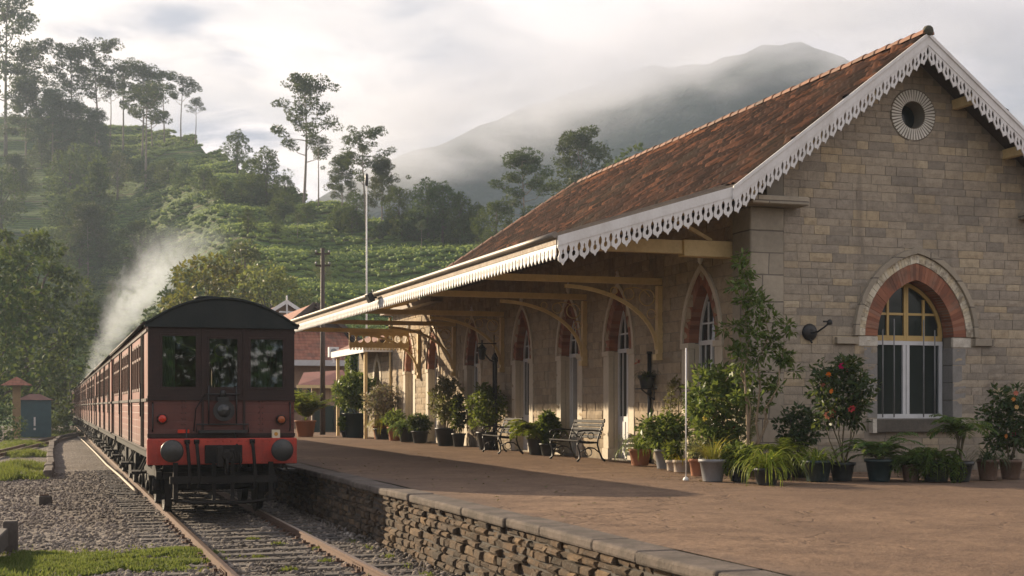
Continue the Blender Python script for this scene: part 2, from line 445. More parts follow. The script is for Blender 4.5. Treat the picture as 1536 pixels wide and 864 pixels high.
STEAM0 = Vector((3.0, 140.0, 4.2))
def steam_density(t):
    P = t.obj(); s = t.xyz(P)         # z up the plume, 0..1 over its length
    q = t.vmath('MULTIPLY', P, (.42, .42, .36))
    n = t.noise(q, 1.0, 7, .66, 1.1)
    # plume axis drifts right with height
    ax = t.math('MULTIPLY', t.math('POWER', t.math('MAXIMUM', s[2], 0.0), 1.15), .42)
    rr = t.math('ADD', 1.0, t.math('MULTIPLY', s[2], .36))
    dx = t.math('DIVIDE', t.math('SUBTRACT', s[0], ax), rr); dy = t.math('DIVIDE', s[1], rr)
    rad = t.math('SQRT', t.math('ADD', t.math('MULTIPLY', dx, dx), t.math('MULTIPLY', dy, dy)))
    a = t.mapr(rad, .25, 1.15, 1, 0, True)
    e = t.mapr(s[2], 16.5, 8, 0, 1, True)
    k = t.mapr(t.math('ADD', n, t.math('MULTIPLY', a, .25)), .58, .76, 0, 1, True)
    return t.math('MULTIPLY', t.math('MULTIPLY', t.math('MULTIPLY', k, a), e), .23)
b = MB(); n = 16; prof = [(0, .4, -0.3), (.5, 1.6, 1.0), (1.6, 3.2, 4.0), (3.8, 5.4, 9.0), (6.6, 7.6, 14.0), (9, 8.6, 18.5)]
b.tube([(x, 0, z) for x, r, z in prof], [r for x, r, z in prof], n)
st = b.build('steam', volume_mat('steam_air', (.90, .95, 1.0), steam_density, .2)); st.location = STEAM0
tag(st, kind='stuff')
# ------------------------------------------------------------------ shared materials
BUFF = [(0, (.205, .18, .148)), (.25, (.25, .215, .165)), (.5, (.28, .235, .175)), (.75, (.23, .205, .175)), (1, (.34, .265, .165))]
M_stone = blocks('gable_stone', .43, .158, BUFF, (.19, .17, .145), bump=.8, dirt=.5, msize=.010)
M_rock = blocks('rock_faced_stone', .44, .23, [(0, (.26, .21, .15)), (.5, (.36, .29, .20)), (1, (.31, .25, .19))], (.25, .21, .165), bump=1.0, dirt=.3, wob=.05, dist=.06)
def facing_mat(name, stops, bump=.8, dirt=.5):
    m, t = new_mat(name); P = t.pos(); s = t.xyz(P)
    c = t.ramp(t.n('NewGeometry').outputs['Random Per Island'], stops)
    n1 = t.noise(P, 7, 6, .66); n2 = t.noise(P, .6, 6, .62); n3 = t.noise(P, 34, 5, .62); n4 = t.noise(t.vmath('MULTIPLY', P, (2.2, 2.2, .3)), 1.0, 5, .6)
    c = t.mix(t.mapr(n1, .45, .7, 0, .55), c, t.mix(.6, c, (.08, .07, .058)))
    c = t.mix(t.mapr(n3, .55, .72, 0, .5), c, t.mix(.5, c, (.07, .06, .05)))
    c = t.mix(t.mapr(n2, .52, .7, 0, dirt), c, (.17, .15, .125))
    c = t.mix(t.mapr(n4, .56, .7, 0, .45), c, (.15, .13, .11))
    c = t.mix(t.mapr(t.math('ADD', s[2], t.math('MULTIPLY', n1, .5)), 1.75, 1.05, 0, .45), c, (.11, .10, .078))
    return finish(m, t, c, .9, t.bump(t.math('ADD', n1, t.math('MULTIPLY', n3, .5)), bump, .02), Specular_IOR_Level=.2)
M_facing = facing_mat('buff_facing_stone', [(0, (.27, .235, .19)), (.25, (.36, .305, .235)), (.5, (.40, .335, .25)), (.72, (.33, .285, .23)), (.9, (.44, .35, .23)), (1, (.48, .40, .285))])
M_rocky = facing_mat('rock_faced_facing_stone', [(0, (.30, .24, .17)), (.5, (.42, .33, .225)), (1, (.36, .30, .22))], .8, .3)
m, t = new_mat('bedding_mortar'); M_bedding = finish(m, t, t.mix(t.noise(t.pos(), 6, 5), (.26, .23, .185), (.17, .15, .12)), .95)
M_quoin = blocks('quoin_stone', 1.4, .43, [(0, (.33, .285, .22)), (1, (.42, .36, .275))], (.22, .19, .155), bump=.5, dirt=.4)
M_plaster = paint('cream_plaster', (.58, .51, .40), (.40, .34, .26), .8, 2.5, .3, 30, .7, streak=True)
M_white = paint('white_timber_paint', (.72, .70, .68), (.50, .47, .43), .55, 3.5, .12, 60, .6, streak=True)
M_whiteband = paint('whitewashed_stone', (.60, .56, .48), (.30, .25, .19), .8, 7, .5, 25, .8)
M_cream = paint('cream_timber_paint', (.66, .50, .25), (.42, .30, .15), .6, 3.0, .15, 50, .6)
M_plank = None
def plank_mat(name, c1, c2, w, axis):
    m, t = new_mat(name); P = t.pos(); s = t.xyz(P)
    a = s[axis]; k = t.math('FLOOR', t.math('DIVIDE', a, w)); fr = t.math('FRACT', t.math('DIVIDE', a, w))
    wn = t.n('TexWhiteNoise', p_noise_dimensions='1D', i1=k).outputs['Value']
    nn = t.noise(P, 1.3, 5, .6)
    col = t.mix(wn, c1, c2); col = t.mix(t.mapr(nn, .45, .7, 0, .5), col, tuple(q * .5 for q in c2))
    gap = t.mapr(t.math('ABSOLUTE', t.math('SUBTRACT', fr, .5)), .46, .49)
    col = t.mix(gap, col, tuple(q * .25 for q in c2))
    return finish(m, t, col, .65, t.bump(t.math('SUBTRACT', 1.0, gap), .6, .01))
M_ceil = plank_mat('ceiling_boards', (.72, .55, .28), (.60, .44, .21), .16, 1)
M_glass = None
m, t = new_mat('dark_window_glass')
M_glass = finish(m, t, t.mix(t.noise(t.pos(), 1.2, 3), (.012, .016, .016), (.03, .036, .036)), t.mapr(t.noise(t.pos(), 2.0, 3), .3, .7, .05, .14), Specular_IOR_Level=.5)
M_yellow = paint('ochre_window_paint', (.52, .36, .13), (.38, .26, .10), .55, 3, .1, 60, .5)
M_winwhite = paint('white_window_paint', (.62, .62, .62), (.45, .45, .45), .5, 3, .1, 60, .5)
M_iron = paint('black_iron', (.018, .018, .019), (.05, .045, .04), .45, 6, .2, 60, .5, .3)
M_ironbar = paint('grey_iron_bar', (.22, .22, .22), (.1, .1, .1), .5, 6, .2, 60, .5)
m, t = new_mat('red_brick'); P = t.pos()
g = t.n('NewGeometry').outputs['Random Per Island']
c = t.ramp(g, [(0, (.20, .085, .055)), (.4, (.27, .115, .07)), (.75, (.34, .15, .09)), (1, (.27, .15, .105))])
c = t.mix(t.mapr(t.noise(P, 4, 5), .5, .72, 0, .6), c, (.10, .075, .06))
M_brick = finish(m, t, c, .85, t.bump(t.noise(P, 60, 4), .5, .006), Specular_IOR_Level=.2)
m, t = new_mat('brick_mortar'); M_mortar = finish(m, t, t.mix(t.noise(t.pos(), 8, 5), (.30, .22, .16), (.18, .14, .11)), .95)
m, t = new_mat('whitewashed_voussoir'); P = t.pos()
g = t.n('NewGeometry').outputs['Random Per Island']
c = t.ramp(g, [(0, (.50, .44, .32)), (.5, (.66, .60, .48)), (1, (.58, .49, .33))])
c = t.mix(t.mapr(t.noise(P, 5, 6, .65), .48, .62, 0, .8), c, (.20, .16, .12))
M_vouss = finish(m, t, c, .85, t.bump(t.noise(P, 50, 4), .5, .006), Specular_IOR_Level=.2)

def tile_mat():
    m, t = new_mat('weathered_clay_tiles'); P = t.pos()
    uv = t.n('UVMap').outputs[0]; s = t.xyz(uv)
    cell = t.cxyz(t.math('FLOOR', s[0]), t.math('FLOOR', s[1]))
    wn = t.n('TexWhiteNoise', p_noise_dimensions='2D', Vector=cell).outputs['Value']
    streak = t.noise(t.cxyz(t.math('MULTIPLY', s[0], .07), t.math('MULTIPLY', s[1], .9)), 1.0, 4, .6)
    big = t.noise(P, .35, 4, .6); fine = t.noise(P, 14, 5, .65)
    base = t.ramp(wn, [(0, (.020, .012, .010)), (.45, (.035, .019, .015)), (.8, (.056, .027, .019)), (1, (.10, .044, .027))])
    ridge = t.mapr(s[1], 9, 15.5, 0, .16)
    o = t.mapr(t.math('ADD', t.math('ADD', streak, ridge), t.math('MULTIPLY', wn, .12)), .68, .84, 0, .75)
    col = t.mix(o, base, (.21, .082, .04))
    col = t.mix(t.mapr(fine, .5, .7, 0, .6), col, (.03, .024, .02))
    col = t.mix(t.mapr(big, .55, .7, 0, .35), col, (.05, .045, .035))
    return finish(m, t, col, .95, t.bump(fine, .6, .012), Specular_IOR_Level=.06)
M_tile = tile_mat()
m, t = new_mat('orange_ridge_clay'); P = t.pos()
c = t.ramp(t.n('NewGeometry').outputs['Random Per Island'], [(0, (.15, .068, .038)), (.6, (.22, .095, .05)), (1, (.10, .055, .036))])
c = t.mix(t.mapr(t.noise(P, 6, 5), .5, .7, 0, .7), c, (.10, .07, .05)); M_ridge = finish(m, t, c, .8)
M_tin = paint('weathered_roof_metal', (.22, .17, .12), (.12, .09, .07), .5, 2.5, .2, 30, .7, .1)
M_dkwood = paint('dark_stained_timber', (.06, .04, .03), (.03, .022, .018), .7, 3, .3, 40)

def platform_mat():
    m, t = new_mat('platform_surface'); P = t.pos(); s = t.xyz(P)
    n1 = t.noise(P, .22, 6, .62); n2 = t.noise(P, 1.6, 6, .66); n3 = t.noise(P, 15, 5, .7); n4 = t.noise(P, 70, 4, .65)
    c = t.mix(t.mapr(n1, .38, .62), (.15, .098, .068), (.235, .155, .103))
    c = t.mix(t.mapr(n2, .46, .62, 0, .7), c, (.115, .076, .055))
    c = t.mix(t.mapr(n3, .47, .64, 0, .7), c, (.085, .058, .044))
    c = t.mix(t.mapr(n4, .52, .66, 0, .6), c, (.40, .29, .20))
    st_ = t.noise(t.vmath('MULTIPLY', P, (.5, .16, 1)), 1.0, 6, .68)
    c = t.mix(t.mapr(st_, .48, .66, 0, .6), c, (.135, .092, .066))
    sp_ = t.noise(P, 3.7, 5, .7)
    c = t.mix(t.mapr(sp_, .62, .72, 0, .55), c, (.09, .065, .05))
    # dark tarry strip worn along the platform edge
    e = t.mapr(t.math('ADD', s[0], t.math('MULTIPLY', n1, 1.6)), 6.4, 5.2, 0, .75, True)
    c = t.mix(e, c, (.12, .098, .085))
    # hairline cracks
    wv = t.n('TexNoise', Vector=P, Scale=1.3, Detail=5.0).outputs['Color']
    vec = t.vmath('ADD', t.vmath('MULTIPLY', P, (.45, .22, 0)), t.vmath('MULTIPLY', wv, (.45, .45, .45)))
    cr = t.n('TexVoronoi', p_feature='DISTANCE_TO_EDGE', Vector=vec, Scale=1.0).outputs['Distance']
    ck = t.math('MULTIPLY', t.mapr(cr, .004, .011, 1, 0), t.mapr(n1, .47, .55))
    c = t.mix(t.math('MULTIPLY', ck, .35), c, (.06, .045, .04))
    h = t.math('ADD', t.math('ADD', t.math('MULTIPLY', n3, .5), t.math('MULTIPLY', n4, .3)), t.math('SUBTRACT', t.math('MULTIPLY', n2, 1.5), t.math('MULTIPLY', ck, .6)))
    return finish(m, t, c, .9, t.bump(h, .8, .035), Specular_IOR_Level=.07)
M_platform = platform_mat()
# ------------------------------------------------------------------ platform and its wall
EX = 4.58
WE = EX + .42
xs = np.concatenate([np.arange(WE, 14, .5), np.linspace(14, 60, 30)]); ys = np.concatenate([np.arange(-30, 60, .6), np.linspace(60, 118, 40)])
def pf(X, Y): return PL + .012 * vnoise(X / 1.3, Y / 1.6, 31) + .006 * vnoise(X * 2, Y * 2, 32) - .012
tag(grid_mesh('platform', xs, ys, pf, M_platform), kind='structure')
rnd = random.Random(4)
m, t = new_mat('platform_wall_stone'); P = t.pos()
g = t.n('NewGeometry').outputs['Random Per Island']
c = t.ramp(g, [(0, (.04, .029, .02)), (.3, (.08, .053, .033)), (.6, (.125, .08, .046)), (.85, (.065, .047, .033)), (1, (.19, .125, .07))])
n1 = t.noise(P, 5, 6, .65); n2 = t.noise(P, 30, 5, .65)
c = t.mix(t.mapr(n1, .45, .7, 0, .7), c, (.06, .055, .045)); c = t.mix(t.mapr(n2, .55, .75, 0, .4), c, (.34, .31, .26))
M_wallstone = finish(m, t, c, .92, t.bump(t.math('ADD', n1, t.math('MULTIPLY', n2, .5)), .9, .03), Specular_IOR_Level=.2)
pw = thing('platform_wall', 'rough stone retaining wall below the platform edge', 'platform wall', (EX, 22, -.2))
b = MB()
b.bb(EX + .085, EX + .6, -30, 118, -.4, PL - .11)
b.build('backing', paint('wall_core', (.06, .05, .04), (.04, .035, .03), .95), pw, off=pw.location)
b = MB(); zc = -.25; hs = [.12, .09, .11, .09, .12, .08, .10, .08, .09]
for ci, h in enumerate(hs):
    y = 8.0 + rnd.uniform(0, .4)
    while y < 62:
        w = rnd.uniform(.11, .38) * (1 if y < 34 else 2)
        j = rnd.uniform(-.03, .04)
        g2 = rnd.uniform(.004, .013)
        x0 = EX + .05 - j
        vs = []
        for xx, ins in ((x0 + .3, 0), (x0 + .03, 0), (x0, .022)):
            for yy, zz in ((y + g2 + ins, zc + g2 + ins), (y + w - ins, zc + g2 + ins), (y + w - ins, zc + h - ins), (y + g2 + ins, zc + h - ins)):
                vs.append((xx + rnd.uniform(-.012, .012), yy + rnd.uniform(-.012, .012), zz + rnd.uniform(-.01, .01)))
        fs = [(8, 9, 10, 11)] + [(a * 4 + i, a * 4 + (i + 1) % 4, a * 4 + 4 + (i + 1) % 4, a * 4 + 4 + i) for a in (0, 1) for i in range(4)]
        b.add(vs, fs); y += w
    zc += h
b.build('stonework', M_wallstone, pw, off=pw.location)
m, t = new_mat('coping_stone'); P = t.pos(); n1 = t.noise(P, 3, 6, .65); n2 = t.noise(P, 25, 5, .65)
c = t.mix(t.mapr(n1, .4, .65), (.085, .07, .058), (.15, .12, .10)); c = t.mix(t.mapr(n2, .5, .75, 0, .6), c, (.07, .06, .05))
M_coping = finish(m, t, c, .9, t.bump(t.math('ADD', n1, n2), .7, .02), Specular_IOR_Level=.2)
y = 6.5
while y < 62:
    w = rnd.uniform(1.0, 1.7); b = MB(); j = rnd.uniform(-.02, .02)
    b.box((EX + .19 + j, y + w / 2, PL - .052 + rnd.uniform(-.006, .006)), (.40, w - .014, .105), rnd.uniform(-.008, .008), rnd.uniform(-.006, .006))
    o = b.build('coping_stone', M_coping, pw, bevel=.028, seg=2, off=pw.location); y += w
# ------------------------------------------------------------------ track bed
def gravel_mat():
    m, t = new_mat('gravel'); P = t.pos(); s = t.xyz(P)
    v = t.n('TexVoronoi', Vector=P, Scale=17.0, Randomness=1.0); v2 = t.n('TexVoronoi', Vector=P, Scale=33.0)
    n1 = t.noise(P, .5, 5, .6); n2 = t.noise(P, 3, 5, .6)
    g1 = t.xyz(v.outputs['Color'])[0]
    c = t.ramp(g1, [(0, (.10, .088, .078)), (.5, (.18, .155, .135)), (1, (.29, .25, .215))])
    c = t.mix(t.mapr(n1, .42, .62, 0, .55), c, (.12, .095, .07)); c = t.mix(t.mapr(n2, .55, .75, 0, .4), c, (.07, .06, .048))
    h = t.math('ADD', t.math('MULTIPLY', v.outputs['Distance'], -1.0), t.math('MULTIPLY', v2.outputs['Distance'], -.4))
    return finish(m, t, c, .95, t.bump(h, 1.0, .05), Specular_IOR_Level=.15)
M_gravel = gravel_mat()
def trackbed(X, Y):
    dx = np.abs(X - 2.79)
    base = np.where(dx < 1.9, -.135, np.interp(dx, [1.9, 2.6, 4, 8], [-.135, -.17, -.16, -.19]))
    return base + .02 * vnoise(X * 2.2, Y * 2.2, 41) + .012 * vnoise(X * 6, Y * 6, 42)
tag(grid_mesh('track_bed', np.arange(-7.5, 4.75, .25), np.concatenate([np.arange(4, 60, .3), np.arange(60, 160, 1.5)]), trackbed, M_gravel), kind='structure')
def rocks(name, n, xr, yr, r0, r1, seed, mat, skip=None):
    rs = np.random.RandomState(seed)
    ic = bmesh.new(); bmesh.ops.create_icosphere(ic, subdivisions=1, radius=1.0)
    v0 = np.array([v.co[:] for v in ic.verts]); f0 = np.array([[v.index for v in f.verts] for f in ic.faces]); ic.free()
    # nearer ground gets more stones
    yy = yr[0] + (yr[1] - yr[0]) * rs.rand(n) ** 1.7; xx = xr[0] + (xr[1] - xr[0]) * rs.rand(n)
    k = xx > -.06 * yy - .6
    if skip is not None: k &= ~skip(xx, yy)
    xx, yy = xx[k], yy[k]; n = len(xx)
    rad = r0 + (r1 - r0) * rs.rand(n) ** 2
    zz = trackbed(xx, yy) + rad * .25
    sq = .55 + .75 * rs.rand(n, 1, 3); jit = 1 + .28 * (rs.rand(n, len(v0), 1) - .5)
    a = rs.rand(n) * 6.28; ca, sa = np.cos(a)[:, None], np.sin(a)[:, None]
    V = v0[None] * sq * jit * rad[:, None, None]
    X = V[..., 0] * ca - V[..., 1] * sa; Y = V[..., 0] * sa + V[..., 1] * ca
    V = np.stack([X + xx[:, None], Y + yy[:, None], V[..., 2] * .8 + zz[:, None]], -1)
    F = f0[None] + (np.arange(n) * len(v0))[:, None, None]
    return np_mesh(name, V.reshape(-1, 3), F.reshape(-1, 3), mat)
m, t = new_mat('ballast_stones'); g = t.n('NewGeometry').outputs['Random Per Island']
c = t.ramp(g, [(0, (.075, .065, .058)), (.4, (.155, .132, .115)), (.75, (.23, .195, .165)), (.93, (.28, .235, .2)), (1, (.42, .37, .32))])
c = t.mix(t.mapr(t.noise(t.pos(), .6, 4), .45, .65, 0, .5), c, (.11, .085, .06))
ox = t.math('ABSOLUTE', t.math('SUBTRACT', t.xyz(t.pos())[0], 2.79)); c = t.mix(t.mapr(t.math('ADD', ox, t.math('MULTIPLY', t.noise(t.pos(), 2.0, 4), .5)), .95, .45, 0, .7, True), c, (.035, .028, .022)); M_rocks = finish(m, t, c, .92, Specular_IOR_Level=.2)
tag(rocks('ballast', 30000, (-3.2, 4.75), (13.5, 46), .016, .045, 3, M_rocks), kind='stuff')
# the railway track: two rails bolted to sleepers
M_rail = paint('rusty_rail_steel', (.115, .06, .036), (.06, .036, .026), .6, 8, .25, 40, .7, .4)
m, t = new_mat('polished_rail_head'); M_head = finish(m, t, t.mix(t.noise(t.obj(), 5, 4), (.30, .22, .17), (.16, .10, .07)), .38, metal=.8)
M_sleeper = paint('weathered_sleeper', (.08, .066, .056), (.036, .03, .026), .9, 2.5, .8, 14, .8)
tr = thing('railway_track', 'railway track with rusty rails on old sleepers beside the platform', 'railway track', (2.79, 20, 0))
RX = (1.96, 3.62)
for x in RX:
    b = MB(); y0, y1 = 4.0, 158.0
    prof = [(-.07, -.15), (.07, -.15), (.07, -.135), (.012, -.115), (.012, -.045), (.034, -.03), (.034, 0), (-.034, 0), (-.034, -.03), (-.012, -.045), (-.012, -.115), (-.07, -.135)]
    vs = [(x + a, yy, z) for yy in (y0, y1) for a, z in prof]; k = len(prof)
    b.add(vs, [(i, (i + 1) % k, k + (i + 1) % k, k + i) for i in range(k)] + [tuple(range(k)), tuple(range(2 * k - 1, k - 1, -1))])
    rl = b.build('rail', M_rail, tr, off=tr.location)
    b = MB(); b.bb(x - .026, x + .026, y0, y1, .0005, .0035); b.build('rail_head', M_head, rl, off=tr.location)
    b = MB()
    for yy in (16.9,): b.bb(x - .032, x + .032, yy - .3, yy + .3, -.105, -.05); [b.lathe([(.018, 0), (.018, .03)], (x + sx * .032, yy + q, -.078), 6, 'X') for q in (-.2, -.07, .07, .2) for sx in (-1.6, .7)]
    b.build('fishplate', M_rail, rl, off=tr.location)
sl_rnd = random.Random(8)
y = 13.4; count = 0
while count < 52:
    b = MB(); w = sl_rnd.uniform(.2, .25); x0 = 1.28 + sl_rnd.uniform(-.09, .08); x1 = 4.28 + sl_rnd.uniform(-.06, .06)
    b.box(((x0 + x1) / 2, y, -.178), (x1 - x0, w, .13), sl_rnd.uniform(-.012, .012), 0, sl_rnd.uniform(-.006, .006))
    o = b.build('sleeper', M_sleeper, tr, bevel=.012, off=tr.location)
    for x in RX:
        if y > 25: break
        b = MB(); b.box((x, y, -.118), (.3, .16, .03)); b.bb(x - .105, x - .06, y - .05, y + .01, -.12, -.07); b.bb(x + .06, x + .105, y - .01, y + .05, -.12, -.07); b.build('rail_chair', M_rail, o, off=tr.location)
    y += .64; count += 1
# ------------------------------------------------------------------ station building
WX, GY = 12.0, 22.15           # platform-side wall face, gable wall face
AX, AZ = 15.26, 8.80           # ridge
EVX, EVZ = 11.4, 5.86          # main eave
VY = 21.5                      # verge plane
YN, YF = 21.55, 46.3           # canopy near and far ends
def edge_x(y): return 8.0 - .4 * (y - YN) / (YF - YN)
EDZ = 4.80                     # canopy edge, top of fascia
st = thing('station_building', 'long stone station with tiled gable roof and white fretwork canopy over the platform', 'station building', (WX, GY, PL))
SO = st.location.copy()
def sb(mb, name, mat, parent=None, **kw): return mb.build(name, mat, parent or st, off=SO, **kw)
def arch_pts(w, r, n=14):
    """pointed arch over the springing line, left springing -> apex -> right springing, origin mid-springing"""
    Rr = (r * r + w * w / 4) / w; cx = Rr - w / 2; a1 = math.atan2(r, -cx) 
    L = [(cx + Rr * math.cos(PI + (a1 - PI) * i / n), Rr * math.sin(PI + (a1 - PI) * i / n)) for i in range(n + 1)]
    L = [(x, abs(z)) for x, z in L]
    return L + [(-x, z) for x, z in reversed(L[:-1])]
def gmap(x, z, d): return (x, GY + d, z)
def fmap(y, z, d): return (WX + d, y, z)
# arched openings on the platform side: (centre Y, kind)
FRONT = [(24.15, 'window'), (28.3, 'glazed_door'), (31.4, 'open_door'), (34.95, 'glazed_door'), (39.6, 'window'), (44.2, 'glazed_door'), (47.4, 'blind')]
ZS, ZA = 3.2, 4.34             # springing and inner apex
HW = .56
def opening(uc, w, zb, zs, za):
    A = arch_pts(w, za - zs)
    return [(uc - w / 2, zb)] + [(uc + x, zs + z) for x, z in A] + [(uc + w / 2, zb)]
holes = []
for yc, kind in FRONT:
    zb = 1.55 if kind in ('window', 'blind') else PL + .03
    holes.append(opening(yc, HW * 2 + .04, zb, ZS, ZA + .03))
b = MB(); b.panel([(22.4, PL - .1), (50, PL - .1), (50, 5.7), (22.4, 5.7)], holes, fmap, .42); sb(b, 'front_wall', M_bedding)
# gable wall
GX0, GX1 = 14.63, 16.29; GC = (GX0 + GX1) / 2
gh = opening(GC, GX1 - GX0 + .05, 1.7, 3.26, 4.36)
OC = (15.40, 7.45)
oc = [(OC[0] + .25 * math.cos(2 * PI * i / 28), OC[1] + .25 * math.sin(2 * PI * i / 28)) for i in range(28)]
zt = lambda x: AZ - .14 - abs(x - AX) * (AZ - EVZ) / (AX - EVX)
b = MB(); b.panel([(12.3, PL - .1), (18.55, PL - .1), (18.55, zt(18.55)), (AX, zt(AX)), (12.3, zt(12.3))], [gh, oc], gmap, .45); sb(b, 'gable_wall', M_bedding)
b = MB(); b.bb(18.1, 18.5, 22.62, 50, PL - .1, 5.3); b.bb(12.45, 18.1, 49.6, 50, PL - .1, 5.3); b.bb(12.44, 18.08, 22.62, 49.58, PL - .1, PL + .02); sb(b, 'rear_wall', M_rock)
# facing stones: every block laid separately, proud of the bedding mortar
def half_width(w, zb, zs, za):
    A = arch_pts(w, za - zs, 24)
    def f(z0, z1):
        if z1 < zb or z0 > za: return 0
        if z0 < zs: return w / 2
        h = 0
        for (x0, a), (x1, b2) in zip(A[:24], A[1:25]):
            if a <= z0 - zs <= b2 + 1e-6: q = (z0 - zs - a) / max(b2 - a, 1e-6); h = -(x0 + (x1 - x0) * q)
        return max(h, 0)
    return f
def facing(name, mp, z0, z1, span, cuts, wr, hr, proud, rough, seed, mat, nu=3, nv=2):
    rr = random.Random(seed); b = MB(); z = z0
    while z < z1 - .06:
        h = min(rr.uniform(*hr), z1 - z); ua, ub = span(z + h)
        iv = [(ua, ub)]
        for c, f in cuts:
            hw = f(z, z + h)
            if hw <= 0: continue
            nv_ = []
            for a, e in iv:
                if c - hw > a: nv_.append((a, min(e, c - hw)))
                if c + hw < e: nv_.append((max(a, c + hw), e))
            iv = [q for q in nv_ if q[1] - q[0] > .05]
        for a, e in iv:
            u = a
            while u < e - .02:
                w = rr.uniform(*wr)
                if e - (u + w) < wr[0] * .6: w = e - u
                g = rr.uniform(.003, .007); pr = rr.uniform(*proud); vs = []
                for j in range(nv + 1):
                    for i in range(nu + 1):
                        edge = i in (0, nu) or j in (0, nv)
                        d = -(pr * (.55 if edge else 1.0) + rr.uniform(-rough, rough) * (.5 if edge else 1.0))
                        uu = u + g + (w - 2 * g) * i / nu; zz = z + g + (h - 2 * g) * j / nv
                        vs.append(mp(uu + rr.uniform(-.003, .003), zz + rr.uniform(-.003, .003), d))
                k = len(vs); ring_ = [i for i in range(nu + 1)] + [j * (nu + 1) + nu for j in range(1, nv + 1)] + [nv * (nu + 1) + i for i in range(nu - 1, -1, -1)] + [j * (nu + 1) for j in range(nv - 1, 0, -1)]
                for i in ring_:
                    j_, i_ = divmod(i, nu + 1); vs.append(mp(u + g + (w - 2 * g) * i_ / nu, z + g + (h - 2 * g) * j_ / nv, .02))
                fs = [(j * (nu + 1) + i, j * (nu + 1) + i + 1, (j + 1) * (nu + 1) + i + 1, (j + 1) * (nu + 1) + i) for j in range(nv) for i in range(nu)]
                m_ = len(ring_); fs += [(ring_[i], k + i, k + (i + 1) % m_, ring_[(i + 1) % m_]) for i in range(m_)]
                b.add(vs, fs); u += w
        z += h
    return sb(b, name, mat)
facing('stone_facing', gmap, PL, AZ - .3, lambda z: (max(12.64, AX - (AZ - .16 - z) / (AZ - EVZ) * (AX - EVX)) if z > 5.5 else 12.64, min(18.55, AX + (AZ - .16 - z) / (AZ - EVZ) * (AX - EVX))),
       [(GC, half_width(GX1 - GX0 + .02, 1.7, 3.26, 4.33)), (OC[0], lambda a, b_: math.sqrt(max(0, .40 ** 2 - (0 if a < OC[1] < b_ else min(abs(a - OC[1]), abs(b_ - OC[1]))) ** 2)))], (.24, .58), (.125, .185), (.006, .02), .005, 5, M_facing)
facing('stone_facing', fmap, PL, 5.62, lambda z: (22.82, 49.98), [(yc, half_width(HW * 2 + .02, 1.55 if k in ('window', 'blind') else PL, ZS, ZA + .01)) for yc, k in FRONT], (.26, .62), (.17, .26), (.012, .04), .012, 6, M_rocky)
# corner pier, kneeler stones, plinth
b = MB(); b.bb(11.93, 12.62, 22.09, 22.8, PL - .1, 5.56); sb(b, 'corner_pier', M_quoin, bevel=.02)
for x_, w_ in ((12.35, 1.15), (18.3, 1.0)): b = MB(); b.box((x_, 22.0, 5.64), (w_, .56, .15)); sb(b, 'kneeler_stone', M_quoin, bevel=.015)
# --- gable window: brick voussoirs, whitewashed ring, hood mould, window
def voussoirs(mp, uc, zs, w0, r0, th, n, mat, d0, d1, gap=.012, jit=.006, seed=1):
    rr = random.Random(seed); b = MB()
    A = arch_pts(w0, r0, 60); Bp = arch_pts(w0 + 2 * th, r0 + th * 1.12, 60)
    def at(P, f):
        f *= 120; i = min(int(f), 119); q = f - i
        return (P[i][0] * (1 - q) + P[i + 1][0] * q, P[i][1] * (1 - q) + P[i + 1][1] * q)
    for k in range(n):
        g = gap / 2
        f0, f1 = (k + g * 3) / n, (k + 1 - g * 3) / n
        dd = d0 + rr.uniform(-jit, jit)
        q = [at(A, f0), at(A, f1), at(Bp, f1), at(Bp, f0)]
        vs = [mp(uc + x, zs + z, d) for d in (dd, d1) for x, z in q]
        b.add(vs, [(0, 1, 2, 3), (7, 6, 5, 4), (0, 4, 5, 1), (1, 5, 6, 2), (2, 6, 7, 3), (3, 7, 4, 0)])
    return b
def ring(mp, uc, zs, w0, r0, w1, r1, d0, d1, n=30):
    A = arch_pts(w0, r0, n); Bp = arch_pts(w1, r1, n); b = MB(); k = len(A)
    vs = [mp(uc + x, zs + z, d) for d in (d0, d1) for P in (A, Bp) for x, z in P]
    fs = []
    for i in range(k - 1):
        fs += [(i, i + 1, k + i + 1, k + i), (2 * k + i + 1, 2 * k + i, 3 * k + i, 3 * k + i + 1), (i, 2 * k + i, 2 * k + i + 1, i + 1), (k + i + 1, 3 * k + i + 1, 3 * k + i, k + i)]
    fs += [(0, k, 3 * k, 2 * k), (k - 1, 3 * k - 1, 4 * k - 1, 2 * k - 1)]
    return b.add(vs, fs)
def window_frame(mp, uc, w, zs, r, zb, d, mat, bars=(0,), transom=True, zt=None):
    b = MB(); t = .07
    b_ = ring(mp, uc, zs, w - 2 * t, r - t * 1.15, w - .01, r - .006, d, d + .07)
    return b_
gw = window_frame(gmap, GC, GX1 - GX0, 3.26, 1.06, 1.7, .30, M_yellow)
W = GX1 - GX0
for x in (-.025, .025): gw.bb(GC + x - .022, GC + x + .022, GY + .29, GY + .36, 3.2, 4.24)
gw.bb(GX0 + .02, GX1 - .02, GY + .295, GY + .365, 3.19, 3.29)
gw.bb(GX0 + .12, GX1 - .12, GY + .305, GY + .35, 3.68, 3.725)
for x in (-.40, .40): gw.bb(GC + x - .025, GC + x + .025, GY + .30, GY + .35, 3.28, 3.98)
gw.bb(GX0 + .02, GX0 + .1, GY + .302, GY + .362, 3.28, 3.45); gw.bb(GX1 - .1, GX1 - .02, GY + .302, GY + .362, 3.28, 3.45)
win = sb(gw, 'gable_window', M_yellow)
b = MB()
for x0, x1 in ((GX0 + .012, GX0 + .085), (GX1 - .085, GX1 - .012), (GC - .075, GC - .008), (GC + .008, GC + .075)): b.bb(x0, x1, GY + .29, GY + .37, 1.74, 3.185)
